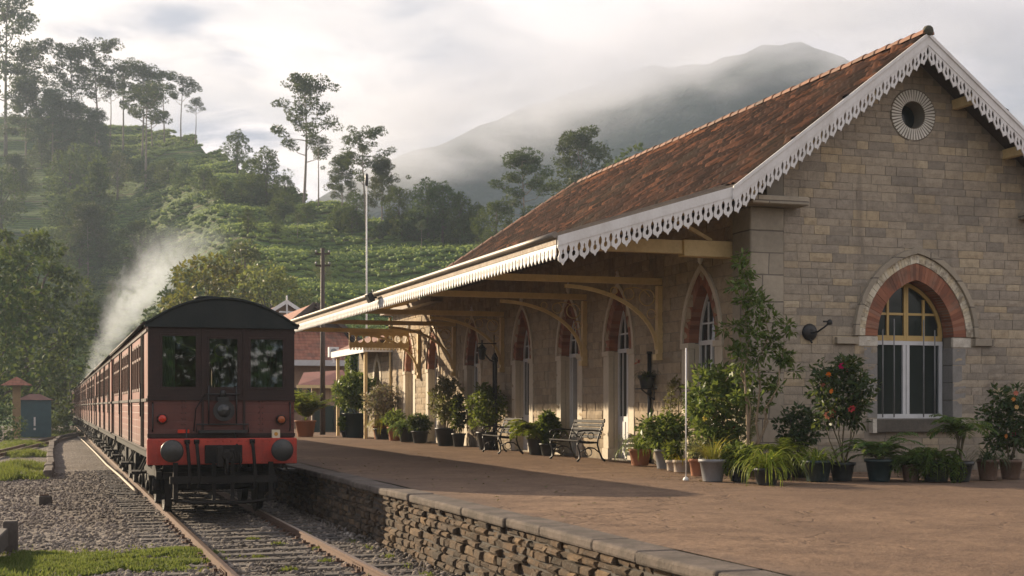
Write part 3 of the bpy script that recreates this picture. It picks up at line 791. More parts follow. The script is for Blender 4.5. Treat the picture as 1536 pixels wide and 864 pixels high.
b.bb(GX0 + .012, GX1 - .012, GY + .285, GY + .375, 1.705, 1.79); b.bb(GX0 + .012, GX1 - .012, GY + .287, GY + .372, 3.11, 3.187)
sb(b, 'casement_frame', M_winwhite, win)
b = MB(); P = opening(GC, W - .02, 1.72, 3.26, 4.30); b.panel(P, [], lambda x, z, d: (x, GY + .335 + d, z), .02); sb(b, 'glass', M_glass, win)
b = MB()
for i, x in enumerate((-.58, -.33, .33, .58)): b.tube([(GC + x, GY + .2, 1.73), (GC + x, GY + .2, 3.3 + (.3 if abs(x) < .4 else .1))], .013, 6)
sb(b, 'window_bar', M_ironbar, win)
sb(voussoirs(gmap, GC, 3.26, W + .02, 1.07, .28, 50, M_brick, -.03, .3, seed=2), 'brick_arch', M_brick, win)
sb(ring(gmap, GC, 3.26, W + .02, 1.07, W + .57, 1.07 + .31, -.018, .2), 'arch_mortar', M_mortar, win)
sb(voussoirs(gmap, GC, 3.26, W + .585, 1.39, .15, 58, M_vouss, -.045, .2, gap=.02, seed=3), 'whitewashed_arch', M_vouss, win)
hood = ring(gmap, GC, 3.26, W + .895, 1.565, W + 1.07, 1.68, -.10, .1)
hood.bb(GC - W / 2 - .92, GC - W / 2 - .455, GY - .10, GY + .1, 3.1, 3.22); hood.bb(GC + W / 2 + .455, GC + W / 2 + .90, GY - .10, GY + .1, 3.1, 3.22)
sb(hood, 'hood_mould', M_quoin, win)
for x_ in (GX0 - .42, GX1): b = MB(); b.bb(x_, x_ + .42, GY - .02, GY + .05, 3.06, 3.25); sb(b, 'impost_block', M_whiteband, win, bevel=.01)
m_j = paint('grey_jamb_stone', (.25, .235, .215), (.16, .15, .135), .85, 3, .5, 30, .7)
for s_, x in ((-1, GX0), (1, GX1)):
    b = MB()
    for k in range(4):
        ww = .30 if k % 2 else .22
        x0, x1 = (x - ww, x - .003) if s_ < 0 else (x + .003, x + ww)
        b.bb(x0, x1, GY - .012, GY + .3, 1.72 + k * .335, 1.72 + k * .335 + .325)
    sb(b, 'jamb_stone', m_j, win, bevel=.008)
b = MB(); b.bb(GX0 - .1, GX1 + .1, GY - .14, GY + .3, 1.45, 1.695); so_ = sb(b, 'window_sill', paint('dark_sill_stone', (.11, .095, .075), (.05, .045, .04), .9, 3, .6, 25, .7), win, bevel=.012)
for x_ in (GX0 - .19, GX1 + .103): b = MB(); b.bb(x_, x_ + .087, GY - .145, GY + .1, 1.44, 1.70); sb(b, 'sill_end', M_whiteband, win)
# --- oculus with its ring of painted slips
b = MB(); n = 44
for k in range(n):
    a0, a1 = 2 * PI * (k + .06) / n, 2 * PI * (k + .66) / n
    q = [(.265, a0), (.265, a1), (.475, a1), (.475, a0)]
    vs = [gmap(OC[0] + r * math.cos(a), OC[1] + r * math.sin(a), d) for d in (-.035, .08) for r, a in q]
    b.add(vs, [(0, 1, 2, 3), (7, 6, 5, 4), (0, 4, 5, 1), (1, 5, 6, 2), (2, 6, 7, 3), (3, 7, 4, 0)])
ocu = sb(b, 'round_window', paint('whitewashed_slip', (.72, .69, .62), (.5, .47, .4), .8, 5, .2, 40, .6))
def disc_ring(c, r0, r1, d0, d1, n=40):
    vs = [gmap(c[0] + r * math.cos(2 * PI * i / n), c[1] + r * math.sin(2 * PI * i / n), d) for d in (d0, d1) for r in (r0, r1) for i in range(n)]
    fs = []
    for i in range(n):
        j = (i + 1) % n
        fs += [(i, j, n + j, n + i), (2 * n + i, 3 * n + i, 3 * n + j, 2 * n + j), (i, 2 * n + i, 2 * n + j, j), (n + i, n + j, 3 * n + j, 3 * n + i)]
    return MB().add(vs, fs)
sb(disc_ring(OC, .252, .50, -.016, .07), 'slip_backing', paint('sooty_brick', (.17, .14, .10), (.09, .075, .06), .9, 8, .3), ocu)
b = MB(); b.lathe([(.26, GY + .3), (.26, GY + .33)], (OC[0], 0, OC[1]), 28, 'Y'); sb(b, 'glass', M_glass, ocu)
# --- platform side openings
def front_opening(yc, kind, i):
    zb = 1.55 if kind in ('window', 'blind') else PL + .03
    nm = {'window': 'arched_window', 'glazed_door': 'glazed_door', 'open_door': 'open_door', 'blind': 'blind_arch'}[kind]
    near = i < 4
    d = .19
    fr = ring(fmap, yc, ZS, HW * 2 - .13, ZA - ZS - .08, HW * 2 - .01, ZA - ZS - .006, d, d + .07, 12)
    for y0, y1 in ((yc - HW + .008, yc - HW + .075), (yc + HW - .075, yc + HW - .008)): fr.bb(WX + d, WX + d + .07, y0, y1, zb, ZS + .02)
    fr.bb(WX + d - .005, WX + d + .075, yc - HW + .008, yc + HW - .008, ZS - .05, ZS + .04)
    for y in (-.17, .17): fr.bb(WX + d + .01, WX + d + .055, yc + y - .018, yc + y + .018, ZS + .04, ZS + .8)
    fr.bb(WX + d + .012, WX + d + .052, yc - HW + .05, yc + HW - .05, ZS + .36, ZS + .395)
    if kind != 'open_door':
        fr.bb(WX + d - .004, WX + d + .074, yc - .04, yc + .04, zb, ZS)
        for y in (-.3, .3): fr.bb(WX + d + .012, WX + d + .052, yc + y - .014, yc + y + .014, zb + .02, ZS)
        fr.bb(WX + d + .006, WX + d + .06, yc - HW + .02, yc + HW - .02, zb + (.02 if kind != 'glazed_door' else .0), zb + .09)
    f = sb(fr, nm, M_winwhite if kind != 'blind' else M_plaster)
    gz0 = zb + .05
    if kind == 'open_door':
        b = MB(); b.panel([(yc - HW + .02, ZS)] + [(yc + x, ZS + z) for x, z in arch_pts(HW * 2 - .02, ZA - ZS - .01)] + [(yc + HW - .02, ZS)], [], lambda y, z, q: (WX + d + .035 + q, y, z), .015); sb(b, 'glass', M_glass, f)
        b = MB(); b.bar((WX + d + .05, yc + HW - .1, 1.96), (WX + d + .95, yc + HW - .04, 1.96), .05, 2.42); sb(b, 'door_leaf', M_winwhite, f)
    else:
        if kind == 'blind':
            b = MB(); b.panel(opening(yc, HW * 2 - .02, zb, ZS, ZA - .01), [], lambda y, z, q: (WX + d + .03 + q, y, z), .02); sb(b, 'infill', M_plaster, f)
        else:
            b = MB(); b.panel(opening(yc, HW * 2 - .02, zb, ZS, ZA - .01), [], lambda y, z, q: (WX + d + .036 + q, y, z), .015); sb(b, 'glass', M_glass, f)
        if kind == 'glazed_door':
            b = MB()
            for y0, y1 in ((yc - HW + .08, yc - .05), (yc + .05, yc + HW - .08)): b.bb(WX + d + .004, WX + d + .03, y0, y1, PL + .06, PL + .98)
            for y0, y1 in ((yc - HW + .14, yc - .11), (yc + .11, yc + HW - .14)): b.bb(WX + d - .012, WX + d + .003, y0, y1, PL + .16, PL + .86)
            sb(b, 'door_panel', M_winwhite, f)
    sb(voussoirs(fmap, yc, ZS, HW * 2 + .01, ZA - ZS + .005, .24, 30 if near else 18, M_brick, -.02, .19, seed=10 + i), 'brick_arch', M_brick, f)
    sb(ring(fmap, yc, ZS, HW * 2 + .012, ZA - ZS + .006, HW * 2 + .47, ZA - ZS + .26, -.010, .2, 16), 'arch_mortar', M_mortar, f)
    sb(ring(fmap, yc, ZS, HW * 2 + .48, ZA - ZS + .268, HW * 2 + .68, ZA - ZS + .38, -.06, .2, 16), 'hood_mould', M_plaster, f)
    for s_ in (-1, 1):
        b = MB()
        y = yc + s_ * (HW + .16)
        b.bb(WX - .035, WX + .1, y - .155, y + .155, PL + .25, ZS - .12)
        b.bb(WX - .06, WX + .1, y - .19, y + .19, ZS - .118, ZS - .003)
        b.bb(WX - .06, WX + .1, y - .18, y + .18, PL, PL + .248)
        yy = yc + s_ * (HW - .004)
        b.bb(WX + .102, WX + d + .02, min(yy, yy - s_ * .012), max(yy, yy - s_ * .012), zb, ZS - .02)
        sb(b, 'plaster_jamb', M_plaster, f, bevel=.008)
    if zb > 1:
        b = MB(); b.bb(WX - .1, WX + d, yc - HW - .05, yc + HW + .05, zb - .14, zb - .004); sb(b, 'window_sill', M_quoin, f)
    b = MB(); zt_ = ZA + .40
    b.lathe([(.02, zt_ - .03), (.055, zt_ + .02), (.06, zt_ + .1), (.03, zt_ + .16), (.045, zt_ + .2), (.01, zt_ + .25)], (WX - .05, yc, 0), 10); sb(b, 'finial', M_white, f)
for i, (yc, kind) in enumerate(FRONT): front_opening(yc, kind, i)
# plinth and impost string
b = MB(); prev = 22.85
# ------------------------------------------------------------------ roofs
def tiles(origin, along, up, L, S, name, keep=None, pitch=.215, course=.33, mat=M_tile, u0=0):
    o = np.array(origin, float); a = np.array(Vector(along).normalized()); s_ = np.array(Vector(up).normalized()); nrm = np.cross(a, s_); nrm = nrm if nrm[2] > 0 else -nrm
    nc = int(L / pitch); us = np.arange(0, nc * 4 + 1) * pitch / 4
    prof = np.array([0, .028, .04, .028])[np.arange(len(us)) % 4]
    rows = []; vv = []
    nk = int(S / course)
    rs = np.random.RandomState(3)
    for k in range(nk + 1):
        rows += [(k * course, .034), (min((k + 1) * course, S) - .002, .004)]
        vv += [k + .01, k + .99]
    V = []; 
    for ri, (v, h) in enumerate(rows):
        jit = np.repeat(rs.uniform(-.012, .02, nc + 1) + .03 * (rs.rand(nc + 1) > .96), 4)[:len(us)]
        if ri % 2 == 0: lip = jit
        hh = h + prof + lip * (1 if ri % 2 == 0 else .3)
        V.append(o + us[:, None] * a + (v + lip[:, None] * 2 * (ri % 2 == 0)) * s_ + hh[:, None] * nrm)
    V = np.concatenate(V); n = len(us); F = []; UVs = []
    i = np.arange(n - 1)
    for r in range(len(rows) - 1):
        F.append(np.stack([r * n + i, r * n + i + 1, (r + 1) * n + i + 1, (r + 1) * n + i], -1))
        va, vb = vv[r], vv[r + 1]
        if r % 2: va = vb
        uu = u0 + (i + .5) / 4.0; 
        uv = np.stack([np.stack([uu, np.full(n - 1, va)], -1), np.stack([uu, np.full(n - 1, va)], -1), np.stack([uu, np.full(n - 1, vb)], -1), np.stack([uu, np.full(n - 1, vb)], -1)], 1)
        UVs.append(uv)
    F = np.concatenate(F); UVs = np.concatenate(UVs)
    if keep is not None:
        c = V[F].mean(1); k = keep(c); F = F[k]; UVs = UVs[k]
    V = V - np.array(SO)
    return np_mesh(name, V, F, mat, st, smooth=False, uv=UVs.reshape(-1, 2))
RIDGE_END, HIP_END = 39.4, 43.1
SL = math.hypot(AX - EVX, AZ - EVZ)
hipk = lambda c: c[:, 1] < HIP_END - (c[:, 2] - EVZ) / (AZ - EVZ) * (HIP_END - RIDGE_END)
tiles((EVX - .06, VY - .02, EVZ - .05), (0, 1, 0), (AX - EVX, 0, AZ - EVZ), HIP_END - VY + .05, SL + .05, 'tiled_roof', hipk)
tiles((2 * AX - EVX + .06, VY - .02, EVZ - .05), (0, 1, 0), (-(AX - EVX), 0, AZ - EVZ), HIP_END - VY + .05, SL + .05, 'tiled_roof', hipk)
hw_ = AX - EVX
hipk2 = lambda c: np.abs(c[:, 0] - AX) < hw_ * (1 - (c[:, 2] - EVZ) / (AZ - EVZ))
tiles((EVX, HIP_END, EVZ - .05), (1, 0, 0), (0, RIDGE_END - HIP_END, AZ - EVZ), 2 * hw_, math.hypot(HIP_END - RIDGE_END, AZ - EVZ), 'tiled_roof', hipk2)
# roof deck under the tiles (keeps the light out) 
b = MB(); th = .1
for sx in (-1, 1):
    e = (AX + sx * hw_, EVZ - .1); a = (AX, AZ - .1)
    vs = [(e[0], VY + .04, e[1]), (e[0], HIP_END - .1, e[1]), (a[0], RIDGE_END - .1, a[1]), (a[0], VY + .04, a[1])]
    b.add(vs + [(x, y, z - .05) for x, y, z in vs], [(0, 1, 2, 3), (7, 6, 5, 4), (0, 4, 5, 1), (1, 5, 6, 2), (2, 6, 7, 3), (3, 7, 4, 0)])
sb(b, 'roof_deck', M_dkwood)
b = MB(); b.bb(11.6, 18.9, 43.0, 50.4, 5.36, 5.5); sb(b, 'flat_roof', M_tin)
# ridge and hip caps: overlapping half-round tiles
b = MB(); rr = random.Random(5)
def caps(p, q, r=.115, step=.4):
    p, q = Vector(p), Vector(q); d = (q - p); n = int(d.length / step); d.normalize(); side = d.cross(Vector((0, 0, 1))).normalized(); up = side.cross(d)
    for k in range(n):
        a0 = p + d * k * step; a1 = p + d * (k * step + step * 1.1); vs = []
        lift = rr.uniform(-.006, .012)
        for a, r_ in ((a0, r * 1.12), (a1, r * .94)):
            for j in range(9):
                t = PI * j / 8; vs.append(a + side * math.cos(t) * r_ + up * (math.sin(t) * r_ * .95 + lift))
        b.add(vs, [(j, j + 1, 9 + j + 1, 9 + j) for j in range(8)] + [tuple(range(9)), tuple(range(17, 8, -1))])
caps((AX, VY - .05, AZ - .01), (AX, RIDGE_END, AZ - .01)); caps((AX, RIDGE_END, AZ - .03), (EVX, HIP_END, EVZ)); caps((AX, RIDGE_END, AZ - .03), (2 * AX - EVX, HIP_END, EVZ))
sb(b, 'ridge_cap', M_ridge)
b = MB(); b.ico((AX, VY - .03, AZ + .06), .105, rr, 2, .05); sb(b, 'ridge_finial', paint('mossy_stone', (.08, .075, .05), (.04, .04, .03), .9, 8))
# canopy roof: low slope from the eave to the fretwork edge
def canopy_z(x, y): return EDZ + (x - edge_x(y)) / (EVX - edge_x(y)) * (EVZ - .02 - EDZ)
def skin(dz, th, x1=12.0, ins=0.0, nn=12):
    vs = []; ysn = [YN + ins + (YF - ins - YN - ins) * i / nn for i in range(nn + 1)]
    for dzz in (dz, dz - th):
        for y in ysn:
            for x in (edge_x(y) + ins, x1): vs.append((x, y, canopy_z(x, y) + dzz))
    k = 2 * (nn + 1); fs = []
    for i in range(nn):
        a = 2 * i; fs += [(a, a + 1, a + 3, a + 2), (k + a + 2, k + a + 3, k + a + 1, k + a), (a, a + 2, k + a + 2, k + a), (a + 1, k + a + 1, k + a + 3, a + 3)]
    fs += [(0, k, k + 1, 1), (2 * nn, 2 * nn + 1, k + 2 * nn + 1, k + 2 * nn)]
    return MB().add(vs, fs)
b = skin(.03, .05, EVX + .1)
y = YN + .3
while y < YF - .2:
    b.bar((edge_x(y) + .01, y, canopy_z(edge_x(y), y) + .045), (EVX - .02, y, EVZ + .035), .045, .04); y += .46
sb(b, 'canopy_roof', M_tin)
sb(skin(-.03, .04, 11.99, .05), 'canopy_ceiling', M_ceil)
# gutter and fascia along the edge
b = MB(); pts = [(edge_x(y) - .05, y, EDZ + .015) for y in np.linspace(YN - .03, YF, 14)]
b.tube(pts, .055, 8); sb(b, 'gutter', paint('gutter_metal', (.24, .20, .16), (.12, .10, .08), .5, 3, .1, 40, .6, .3))
def fascia(p, q, h, th, up=(0, 0, 1), drop=0.0):
    p, q = Vector(p), Vector(q); z = Vector((0, 0, -drop)); d = (q - p).normalized(); s_ = d.cross(Vector((0, 0, 1))).normalized() * th / 2
    vs = [e + z + s_ * k - Vector((0, 0, hh)) for e in (p, q) for k, hh in ((-1, 0), (1, 0), (1, h), (-1, h))]
    return vs, [(3, 2, 1, 0), (4, 5, 6, 7), (0, 1, 5, 4), (1, 2, 6, 5), (2, 3, 7, 6), (3, 0, 4, 7)]
def fret(b, p, q, pitch, h, th=.022, wide=True):
    """row of sawn pendants hanging plumb under the line p-q"""
    p, q = Vector(p), Vector(q); d = q - p; L = d.length; n = max(1, round(L / pitch)); d.normalize(); hd = Vector((d.x, d.y, 0))
    out = d.cross(Vector((0, 0, 1))).normalized()
    if wide:
        O = [(-.5, .05), (.5, .05), (.5, -.12), (.40, -.2), (.34, -.32), (.36, -.44), (.47, -.58), (.45, -.72), (.3, -.82), (.16, -.86), (0, -1), (-.16, -.86), (-.3, -.82), (-.45, -.72), (-.47, -.58), (-.36, -.44), (-.34, -.32), (-.40, -.2), (-.5, -.12)]
        Hh = [[(0, -.22), (.09, -.34), (.05, -.44), (.17, -.52), (.15, -.66), (0, -.72), (-.15, -.66), (-.17, -.52), (-.05, -.44), (-.09, -.34)]]
    else:
        O = [(-.5, .05), (.5, .05), (.5, -.15), (.36, -.3), (.33, -.7), (0, -1), (-.33, -.7), (-.36, -.3), (-.5, -.15)]
        Hh = [[(0, -.25), (.1, -.45), (0, -.65), (-.1, -.45)]]
    s_ = L / n
    for k in range(n):
        c = p + d * (k + .5) * s_
        def mp(u, v, dep): return c + d * (u * s_ * .985) + Vector((0, 0, v * h)) + out * (dep - th / 2)
        b.panel(O, Hh, mp, th)
nx = Vector((0, 0, 0))
# main verge (gable) boards, both rakes
for sx in (-1, 1):
    e = Vector((AX + sx * (hw_ + .02), VY - .02, EVZ)); a = Vector((AX, VY - .02, AZ + .0))
    b = MB(); vs, fs = fascia(e + (e - a).normalized() * .16, a, .2, .045); b.add(vs, fs)
    vs, fs = fascia(e + Vector((0, -.03, .03)) + (e - a).normalized() * .16, a + Vector((0, -.03, .03)), .07, .03); b.add(vs, fs)
    fret(b, e + Vector((0, 0, -.19)) + (e - a).normalized() * .13, a + Vector((0, 0, -.19)), .2, .33)
    sb(b, 'bargeboard', M_white)
# canopy verge
c0 = Vector((edge_x(YN) - .0, YN - .02, EDZ)); c1 = Vector((EVX - .12, VY + .02, EVZ - .07))
b = MB(); vs, fs = fascia(c0, c1, .17, .045); b.add(vs, fs); fret(b, c0 + Vector((0, 0, -.16)), c1 + Vector((0, 0, -.16)), .2, .36); sb(b, 'bargeboard', M_white)
M_fascia = paint('weathered_fascia_board', (.34, .27, .20), (.20, .15, .11), .75, 2.5, .3, 30, .8)
# long fascia with slim pendants
b = MB(); f0 = Vector((edge_x(YN), YN, EDZ - .01)); f1 = Vector((edge_x(YF), YF, EDZ - .01))
vs, fs = fascia(f0, f1, .13, .04); MB().add(vs, fs).build('fascia_board', M_fascia, st, off=SO); fret(b, f0 + Vector((0, .02, -.14)), f1 + Vector((0, 0, -.14)), .185, .24, wide=False); sb(b, 'valance', M_white)
b = MB(); f2 = Vector((12.0, YF, EVZ - .1)); vs, fs = fascia(f1, f2, .2, .04); b.add(vs, fs); sb(b, 'bargeboard', M_cream)
# soffit and purlin ends of the gable overhang
for sx in (-1, 1):
    for k in (.12, .42, .72):
        b = MB(); x = AX + sx * hw_ * (1 - k); z = EVZ + (AZ - EVZ) * k - .27; b.bb(x - .06, x + .06, VY + .05, GY + .1, z - .09, z + .09); sb(b, 'purlin_end', M_cream)
# eave beams and corner timber under the canopy
BY = [23.0, 26.05, 30.3, 36.6, 41.5, 45.9]
b = MB()
for y in BY[1:]: b.bb(edge_x(y) + .12, 11.98, y - .06, y + .06, 4.47, 4.60)
for x in (8.45, 9.55, 10.75, 11.8):
    yk = YN + .1; z = canopy_z(x, 30) - .10
    b.bar((x, yk, z - .08), (x, YF - .06, canopy_z(x, YF) - .18), .08, .10)
for y in np.arange(YN + 1.2, YF, 1.05): b.bar((edge_x(y) + .06, y, canopy_z(edge_x(y) + .06, y) - .12), (11.95, y, canopy_z(11.95, y) - .12), .06, .085)
sb(b, 'canopy_beam', M_cream)
b = MB(); b.bb(8.75, 10.98, 22.92, 23.08, 4.76, 5.0); b.bar((10.75, 23.0, 5.45), (11.6, 23.0, 5.02), .07, .07); sb(b, 'tie_beam', M_cream)
b = MB(); b.bb(10.98, 12.1, 22.86, 23.12, 4.71, 5.01); b.bb(12.04, 12.13, 22.84, 22.98, 5.012, 5.4); sb(b, 'beam_casing', M_cream, bevel=.01)
# brackets: wall post, quarter arch, scrolls
for y in BY[1:]:
    br = MB(); br.bb(WX - .12, WX - .005, y - .07, y + .07, 3.02, 4.44); br.bb(WX - .17, WX - .004, y - .09, y + .09, 2.9, 3.02)
    n = 18; arc = [(WX - .12 - 2.05 * (1 - math.cos(PI / 2 * i / n)), y, 3.12 + 1.27 * math.sin(PI / 2 * i / n)) for i in range(n + 1)]
    for i in range(n): br.bar(arc[i], arc[i + 1], .075, .055, up=(0, 1, 0))
    o = sb(br, 'canopy_bracket', M_cream)
    s_ = MB(); s_.torus((WX - .34, y, 4.2), .17, .014, 'Y', 20, 6); s_.torus((WX - .75, y, 4.26), .12, .012, 'Y', 18, 6); s_.torus((WX - .24, y, 3.86), .095, .012, 'Y', 18, 6); s_.torus((WX - 1.08, y, 4.32), .075, .012, 'Y', 16, 6)
    s_.torus((WX - .62, y, 3.98), .42, .012, 'Y', 20, 6, .6, 2.0)
    sb(s_, 'scrollwork', M_cream, o)
# hanging fret screen at the far end of the canopy
b = MB(); xa, xb = 9.5, 11.6
hs_ = [[(xa + .12 + k * .26 + .11 * math.cos(2 * PI * i / 12), 4.25 + .13 * math.sin(2 * PI * i / 12)) for i in range(12)] for k in range(8)]
b.panel([(xa, 4.5), (xa, 3.98), (xb, 3.98), (xb, 4.5)], hs_, lambda x, z, d: (x, YF - .35 + d, z), .03)
fret(b, (xa, YF - .335, 3.98), (xb, YF - .335, 3.98), .12, .12, wide=False); sb(b, 'end_screen', M_cream)
# downpipes
for yy, z1, nm in ((26.55, 3.1, 'downpipe'), (50.2, 5.3, 'downpipe')):
    b = MB(); x = WX - .06; b.tube([(x, yy, PL), (x, yy, z1)], .045, 8)
    for z in (1.3, 2.2, z1 - .05): b.lathe([(.055, z), (.06, z + .02), (.055, z + .05)], (x, yy, 0), 8)
    sb(b, nm, M_iron if yy < 30 else M_cream)
# lower wing past the far end, with its own little pent roof
b = MB(); b.panel([(50.35, PL - .1), (56, PL - .1), (56, 4.6), (50.35, 4.6)], [opening(52.6, 1.0, PL + .03, 2.9, 3.75)], fmap, .4); b.bb(12.42, 18, 55.6, 55.98, PL - .1, 4.6); sb(b, 'wing_wall', M_rock)
b = MB(); b.panel(opening(52.6, .99, PL + .03, 2.9, 3.74), [], lambda y, z, d: (WX + .2 + d, y, z), .02); wg = sb(b, 'wing_door', M_winwhite)
sb(ring(fmap, 52.6, 2.9, 1.02, .86, 1.5, 1.12, -.03, .2, 12), 'door_surround', M_plaster, wg)
b = MB(); b.bar((11.0, 53.3, 4.18), (12.6, 53.3, 4.9), 6.2, .06, up=(0, 0, 1)); sb(b, 'wing_roof', paint('faded_red_roof', (.22, .10, .065), (.12, .07, .05), .85, 2, .5, 12))
b = MB(); b.bb(10.9, 10.96, 50.1, 56.4, 3.96, 4.2); b.bb(10.88, 12.0, 50.05, 50.11, 3.98, 4.2); sb(b, 'wing_fascia', M_white)
b = MB(); b.bb(11.02, 11.14, 50.5, 50.62, PL, 4.0); b.bb(11.02, 11.14, 55.8, 55.92, PL, 4.0); sb(b, 'wing_post', M_cream)
# ------------------------------------------------------------------ train
def coach_paint(name, c, c2, board=.14, vert=False):
    m, t = new_mat(name); P = t.obj(); s = t.xyz(P)
    n1 = t.noise(t.n('Mapping', Vector=P, Scale=(1, 1, .3)).outputs[0], 2.2, 6, .62); n2 = t.noise(P, 14, 5, .65)
    col = t.mix(t.mapr(n1, .42, .68, 0, .75), c, c2); col = t.mix(t.mapr(n2, .56, .75, 0, .35), col, tuple(k * .35 for k in c2))
    col = t.mix(t.mapr(t.math('ADD', s[2], t.math('MULTIPLY', n1, .5)), 1.85, 1.35, 0, .55), col, (.06, .045, .035))
    fr = t.math('FRACT', t.math('DIVIDE', s[2], board)); gap = t.mapr(t.math('ABSOLUTE', t.math('SUBTRACT', fr, .5)), .46, .5)
    gap = t.math('MULTIPLY', gap, t.math('LESS_THAN', s[2], 2.06))
    col = t.mix(t.math('MULTIPLY', gap, .5), col, (.02, .012, .01))
    h = t.math('SUBTRACT', t.math('MULTIPLY', n2, .25), gap)
    return finish(m, t, col, t.mapr(n1, .3, .7, .38, .6), t.bump(h, .35, .008))
M_maroon = coach_paint('maroon_coach_paint', (.19, .036, .021), (.10, .024, .017))
M_front = coach_paint('dark_maroon_front_paint', (.11, .026, .018), (.06, .018, .013))
M_frontdk = paint('dark_brown_coach_paint', (.03, .014, .011), (.014, .009, .008), .55, 3, .15, 50, .7, spec=.3)
M_roofblk = paint('sooty_green_black_roof', (.013, .018, .018), (.026, .028, .026), .65, 2.5, .25, 25, .7, spec=.25)
M_redbeam = paint('red_buffer_beam_paint', (.42, .038, .019), (.17, .026, .018), .5, 3.5, .2, 40, .7)
M_under = paint('oily_black_underframe', (.009, .008, .0075), (.026, .02, .016), .7, 5, .5, 25, .6, spec=.2)
M_frame = paint('varnished_window_frame', (.13, .045, .028), (.06, .025, .018), .45, 4, .15, 50, .6)
m, t = new_mat('coach_glass')
gl = t.n('BsdfGlossy', Color=(.9, .92, .9, 1), Roughness=.02); tp = t.n('BsdfTransparent', Color=(.62, .66, .6, 1))
fr = t.n('Fresnel', IOR=1.5).outputs[0]; x = t.n('MixShader', i0=t.math('ADD', fr, .05), i1=tp.outputs[0], i2=gl.outputs[0])
t.t.links.new(x.outputs[0], t.n('OutputMaterial').inputs[0]); M_clear = m
M_curtain = paint('pale_green_curtain', (.30, .36, .27), (.2, .25, .2), .9, 3, .1)
M_inside = paint('coach_interior', (.10, .07, .045), (.05, .035, .025), .8, 3)
def lens(name, c, e=0.0):
    m, t = new_mat(name); return finish(m, t, c, .15, Emission_Color=(*c, 1), Emission_Strength=e)
M_redlens = lens('red_lamp_lens', (.4, .03, .015), .04); M_amber = lens('orange_lamp_lens', (.3, .08, .025), 0)
CL, CW = 15.3, 1.27
FZ, BZ, EZ, TZ = 1.25, 1.38, 3.36, 3.83      # floor, body bottom at the front, eave, crown
def roof_z(x): return EZ + (TZ - EZ) * (1 - (abs(x) / (CW + .04)) ** 2.1)
WIN = []
yy = 1.75
for grp in range(3):
    for i in range(4): WIN.append(yy + i * .80)
    yy += 4 * .80 + 1.35
DOORS = [1.02, 5.55 - .36, 10.1 - .36, 14.2]
